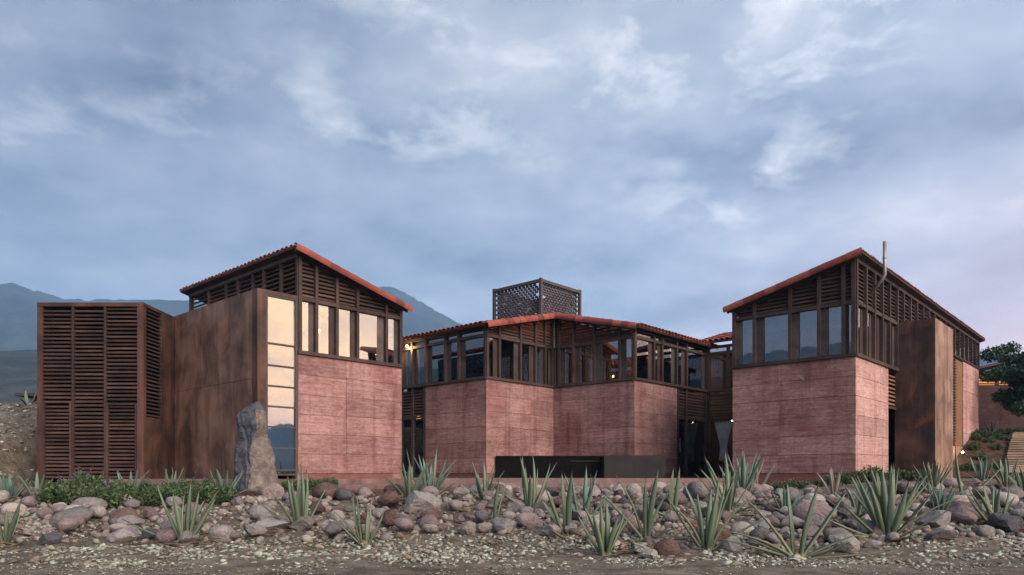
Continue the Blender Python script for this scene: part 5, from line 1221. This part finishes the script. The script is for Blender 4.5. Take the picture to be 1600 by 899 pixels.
# ============================================================ tree on the right
def tree(x, y, z, H, cr, label):
    r = empty('tree', (x, y, z)); tag(r, label, 'tree'); rs = np.random.default_rng(21); geo = []; tips = []
    geo.append(tube_geo([(0, 0, -0.3), (0.05, 0, H * .22), (-0.08, 0.05, H * .42), (0.05, 0, H * .62)], [0.16, 0.13, 0.10, 0.06], 9))
    for k in range(15):
        a = k * 2.4; h0 = H * rs.uniform(.22, .6); ln = cr * rs.uniform(.55, 1.05); up = rs.uniform(.15, .75)
        p0 = Vector((0.0, 0, h0)); p1 = p0 + Vector((math.cos(a) * ln * .5, math.sin(a) * ln * .5, ln * up * .6)); p2 = p0 + Vector((math.cos(a) * ln, math.sin(a) * ln, ln * up))
        geo.append(tube_geo([p0, p1, p2], [0.055, 0.035, 0.015], 6)); tips += [p2, p1.lerp(p2, .5)]
        for q in range(3):
            p3 = p2 + Vector(rs.normal(size=3)) * cr * .28; geo.append(tube_geo([p1.lerp(p2, .6), p3], [0.018, 0.008], 5)); tips.append(p3)
    tips.append(Vector((0.2, 0, H * .95))); tips.append(Vector((-.1, 0, H * .85)))
    v, f = join_geo(geo); link('trunk', mesh('trunk', v, f, M['bark'], True), r)
    V, Fq = [], []
    for t in tips:
        R_ = cr * rs.uniform(.16, .30); n = int(520 * (R_ / (cr * .23)) ** 2)
        for _ in range(n):
            d = rs.normal(size=3); d /= np.linalg.norm(d); c = np.array(t) + d * R_ * rs.random() ** .4 * (1.15, 1.15, .62)
            e = rs.normal(size=3); e[2] -= .3; e /= np.linalg.norm(e); q = np.cross(e, rs.normal(size=3)); q /= np.linalg.norm(q); L = rs.uniform(.09, .18); w = L * .30; i = len(V)
            V += [c, c + e * L * .5 + q * w, c + e * L, c + e * L * .5 - q * w]; Fq.append((i, i + 1, i + 2, i + 3))
    link('crown', fast_mesh('crown', V, Fq, M['tree']), r)
tree(26.3, 35.4, gz(26.3, 35.4), 5.0, 2.2, 'leafy dark green tree beside the timber steps')

# ============================================================ timber steps, uplight
ST = empty('timber_steps', (21.3, 31.0, gz(21.3, 31.0))); tag(ST, 'weathered plank steps climbing the planted bank', 'steps')
for k in range(26):
    q = k / 25; y = 30.6 + q * 6.6; x0 = 21.0 + (y - 31) * 0.78; z = max(gz(x0 + 1.5, y), gz(x0 + 1.5, y + 0.2)) + 0.09
    link('plank', cube_mesh(M['plank']), ST, (x0 + 1.6 - 21.3, y - 31.0, z - ST.location.z), (0, 0, R(random.uniform(-.6, .6))), (3.2, 0.235, 0.07))
for s_ in (0.25, 2.95):
    bar('stringer', ST, (21.0 + s_ - 0.3 - 21.3, -0.4, gz(21 + s_, 30.6) - ST.location.z - 0.03), (21.0 + s_ + 4.85 - 21.3, 6.2, gz(26 + s_, 37.2) - ST.location.z - 0.03), 0.08, 0.14, M['plank'])
KB = box('coping', None, (23.6, 37.35, 2.05), (30.0, 37.65, 2.32), M['frame_grey']); KB.name = 'stone_kerb'
tag(KB, 'low stone kerb along the top of the planted bank', 'kerb')
UL = empty('uplight', (19.75, 31.4, gz(19.75, 31.4)))
UL.location = (20.05, 32.0, gz(20.05, 32.0))
tag(UL, 'small stake uplight shining on the earth wall by the bank', 'lamp')
v, f = tube_geo([(0, 0, -0.1), (0, 0, 0.42)], [0.014, 0.014], 6); link('stake', mesh('stake', v, f, M['dark_steel']), UL)
v, f = tube_geo([(0.03, 0, 0.40), (-0.07, 0.03, 0.50)], [0.045, 0.055], 10); link('lamp_head', mesh('lamp_head', v, f, M['dark_steel']), UL)
v, f = sphere_geo((-0.09, 0.035, 0.52), 0.05); link('lamp_bulb', mesh('lamp_bulb', v, f, M['bulb'], True), UL)
d = bpy.data.lights.new('lamp_light', 'POINT'); d.energy = 6; d.color = (1, .6, .28); d.shadow_soft_size = 0.05
o = bpy.data.objects.new('lamp_light', d); COL.objects.link(o); o.parent = UL; o.location = (-0.16, 0.05, 0.60)

# ============================================================ lamps inside
bulb(499, 516, 24.5, 'small bulb behind the cream windows of the steel clad building', power=2.4)
bulb(636, 541, 30.4, 'bright bulb under the eave between the two left buildings', r=0.05, power=45)
bulb(734, 556, 31.0, 'bulb behind the hall window left of the outer corner', power=34)
bulb(798, 557, 31.5, 'bulb behind the hall window under the left gable', r=0.045, power=34)
bulb(858, 567, 32.5, 'bulb behind the hall window at the inward corner', r=0.03, power=3.2)
bulb(958, 588, 30.6, 'bulb low behind the hall window under the right gable', r=0.035, power=34)
bulb(974, 552, 30.2, 'bulb high behind the hall window beside the right outer corner', r=0.035, power=34)
bulb(1080, 580, 33.6, 'bulb behind the glazing of the link bay', r=0.035, power=34)
bulb(1144, 657, 32.0, 'bulb in the dark doorway beside the right building', r=0.04, power=4.8)
# orange paper lantern in the left entry
LN = empty('paper_lantern', ((658 - 800) / F_PX * 33.2, 33.2, 2.55)); tag(LN, 'orange glowing lantern hanging in the dark left entry', 'lamp')
v, f = tube_geo([(0, 0, -.32), (0, 0, -.16), (0, 0, .16), (0, 0, .32)], [.14, .23, .23, .14], 12); link('lantern_shade', mesh('lantern_shade', v, f, M['lamp'], True), LN)
v, f = tube_geo([(0, 0, .32), (0, 0, 1.0)], [.008, .008], 5); link('cord', mesh('cord', v, f, M['dark_steel']), LN)
# glowing strip behind the hall glass
GS = empty('floor_lamp', ((820 - 800) / F_PX * 31.2, 31.2, ZW - 0.12)); tag(GS, 'tall thin orange column lamp behind the hall glass', 'lamp')
v, f = tube_geo([(0, 0, .06), (0, 0, .95)], [.075, .075], 10); link('lamp_shade', mesh('lamp_shade', v, f, M['lamp'], True), GS)
v, f = tube_geo([(0, 0, 0), (0, 0, .06)], [.12, .12], 10); link('lamp_base', mesh('lamp_base', v, f, M['dark_steel'], True), GS)
PL = empty('ceiling_lamp', ((738 - 800) / F_PX * 31.0, 31.0, EYE + (HORIZON - 563) / F_PX * 31.0)); tag(PL, 'wide orange lamp shade glowing behind the hall window by the outer corner', 'lamp')
v, f = tube_geo([(0, 0, -.06), (0, 0, .02), (0, 0, .09)], [.20, .17, .06], 14); link('lamp_shade', mesh('lamp_shade', v, f, M['lamp'], True), PL)
v, f = tube_geo([(0, 0, .09), (0, 0, .8)], [.007, .007], 5); link('cord', mesh('cord', v, f, M['dark_steel']), PL)
# dim light inside the right building
d = bulb(1205, 505, 27.5, 'bulb hanging behind the wide window of the right building', r=0.03, power=60)

# ============================================================ air
HZ = box('haze', None, (-2700, -2700, -30), (2700, 2700, 640), M['void']); HZ.data = HZ.data.copy(); HZ.data.materials.clear()
hm = bpy.data.materials.new('haze_air'); hm.use_nodes = True; t = hm.node_tree; t.nodes.clear()
out = N(t, 'ShaderNodeOutputMaterial'); pv = N(t, 'ShaderNodeVolumePrincipled'); pv.inputs['Color'].default_value = (0.33, 0.61, 1.0, 1); pv.inputs['Density'].default_value = 0.00028; pv.inputs['Anisotropy'].default_value = 0.0
t.links.new(pv.outputs[0], out.inputs['Volume']); HZ.data.materials.append(hm); tag(HZ, kind='stuff')
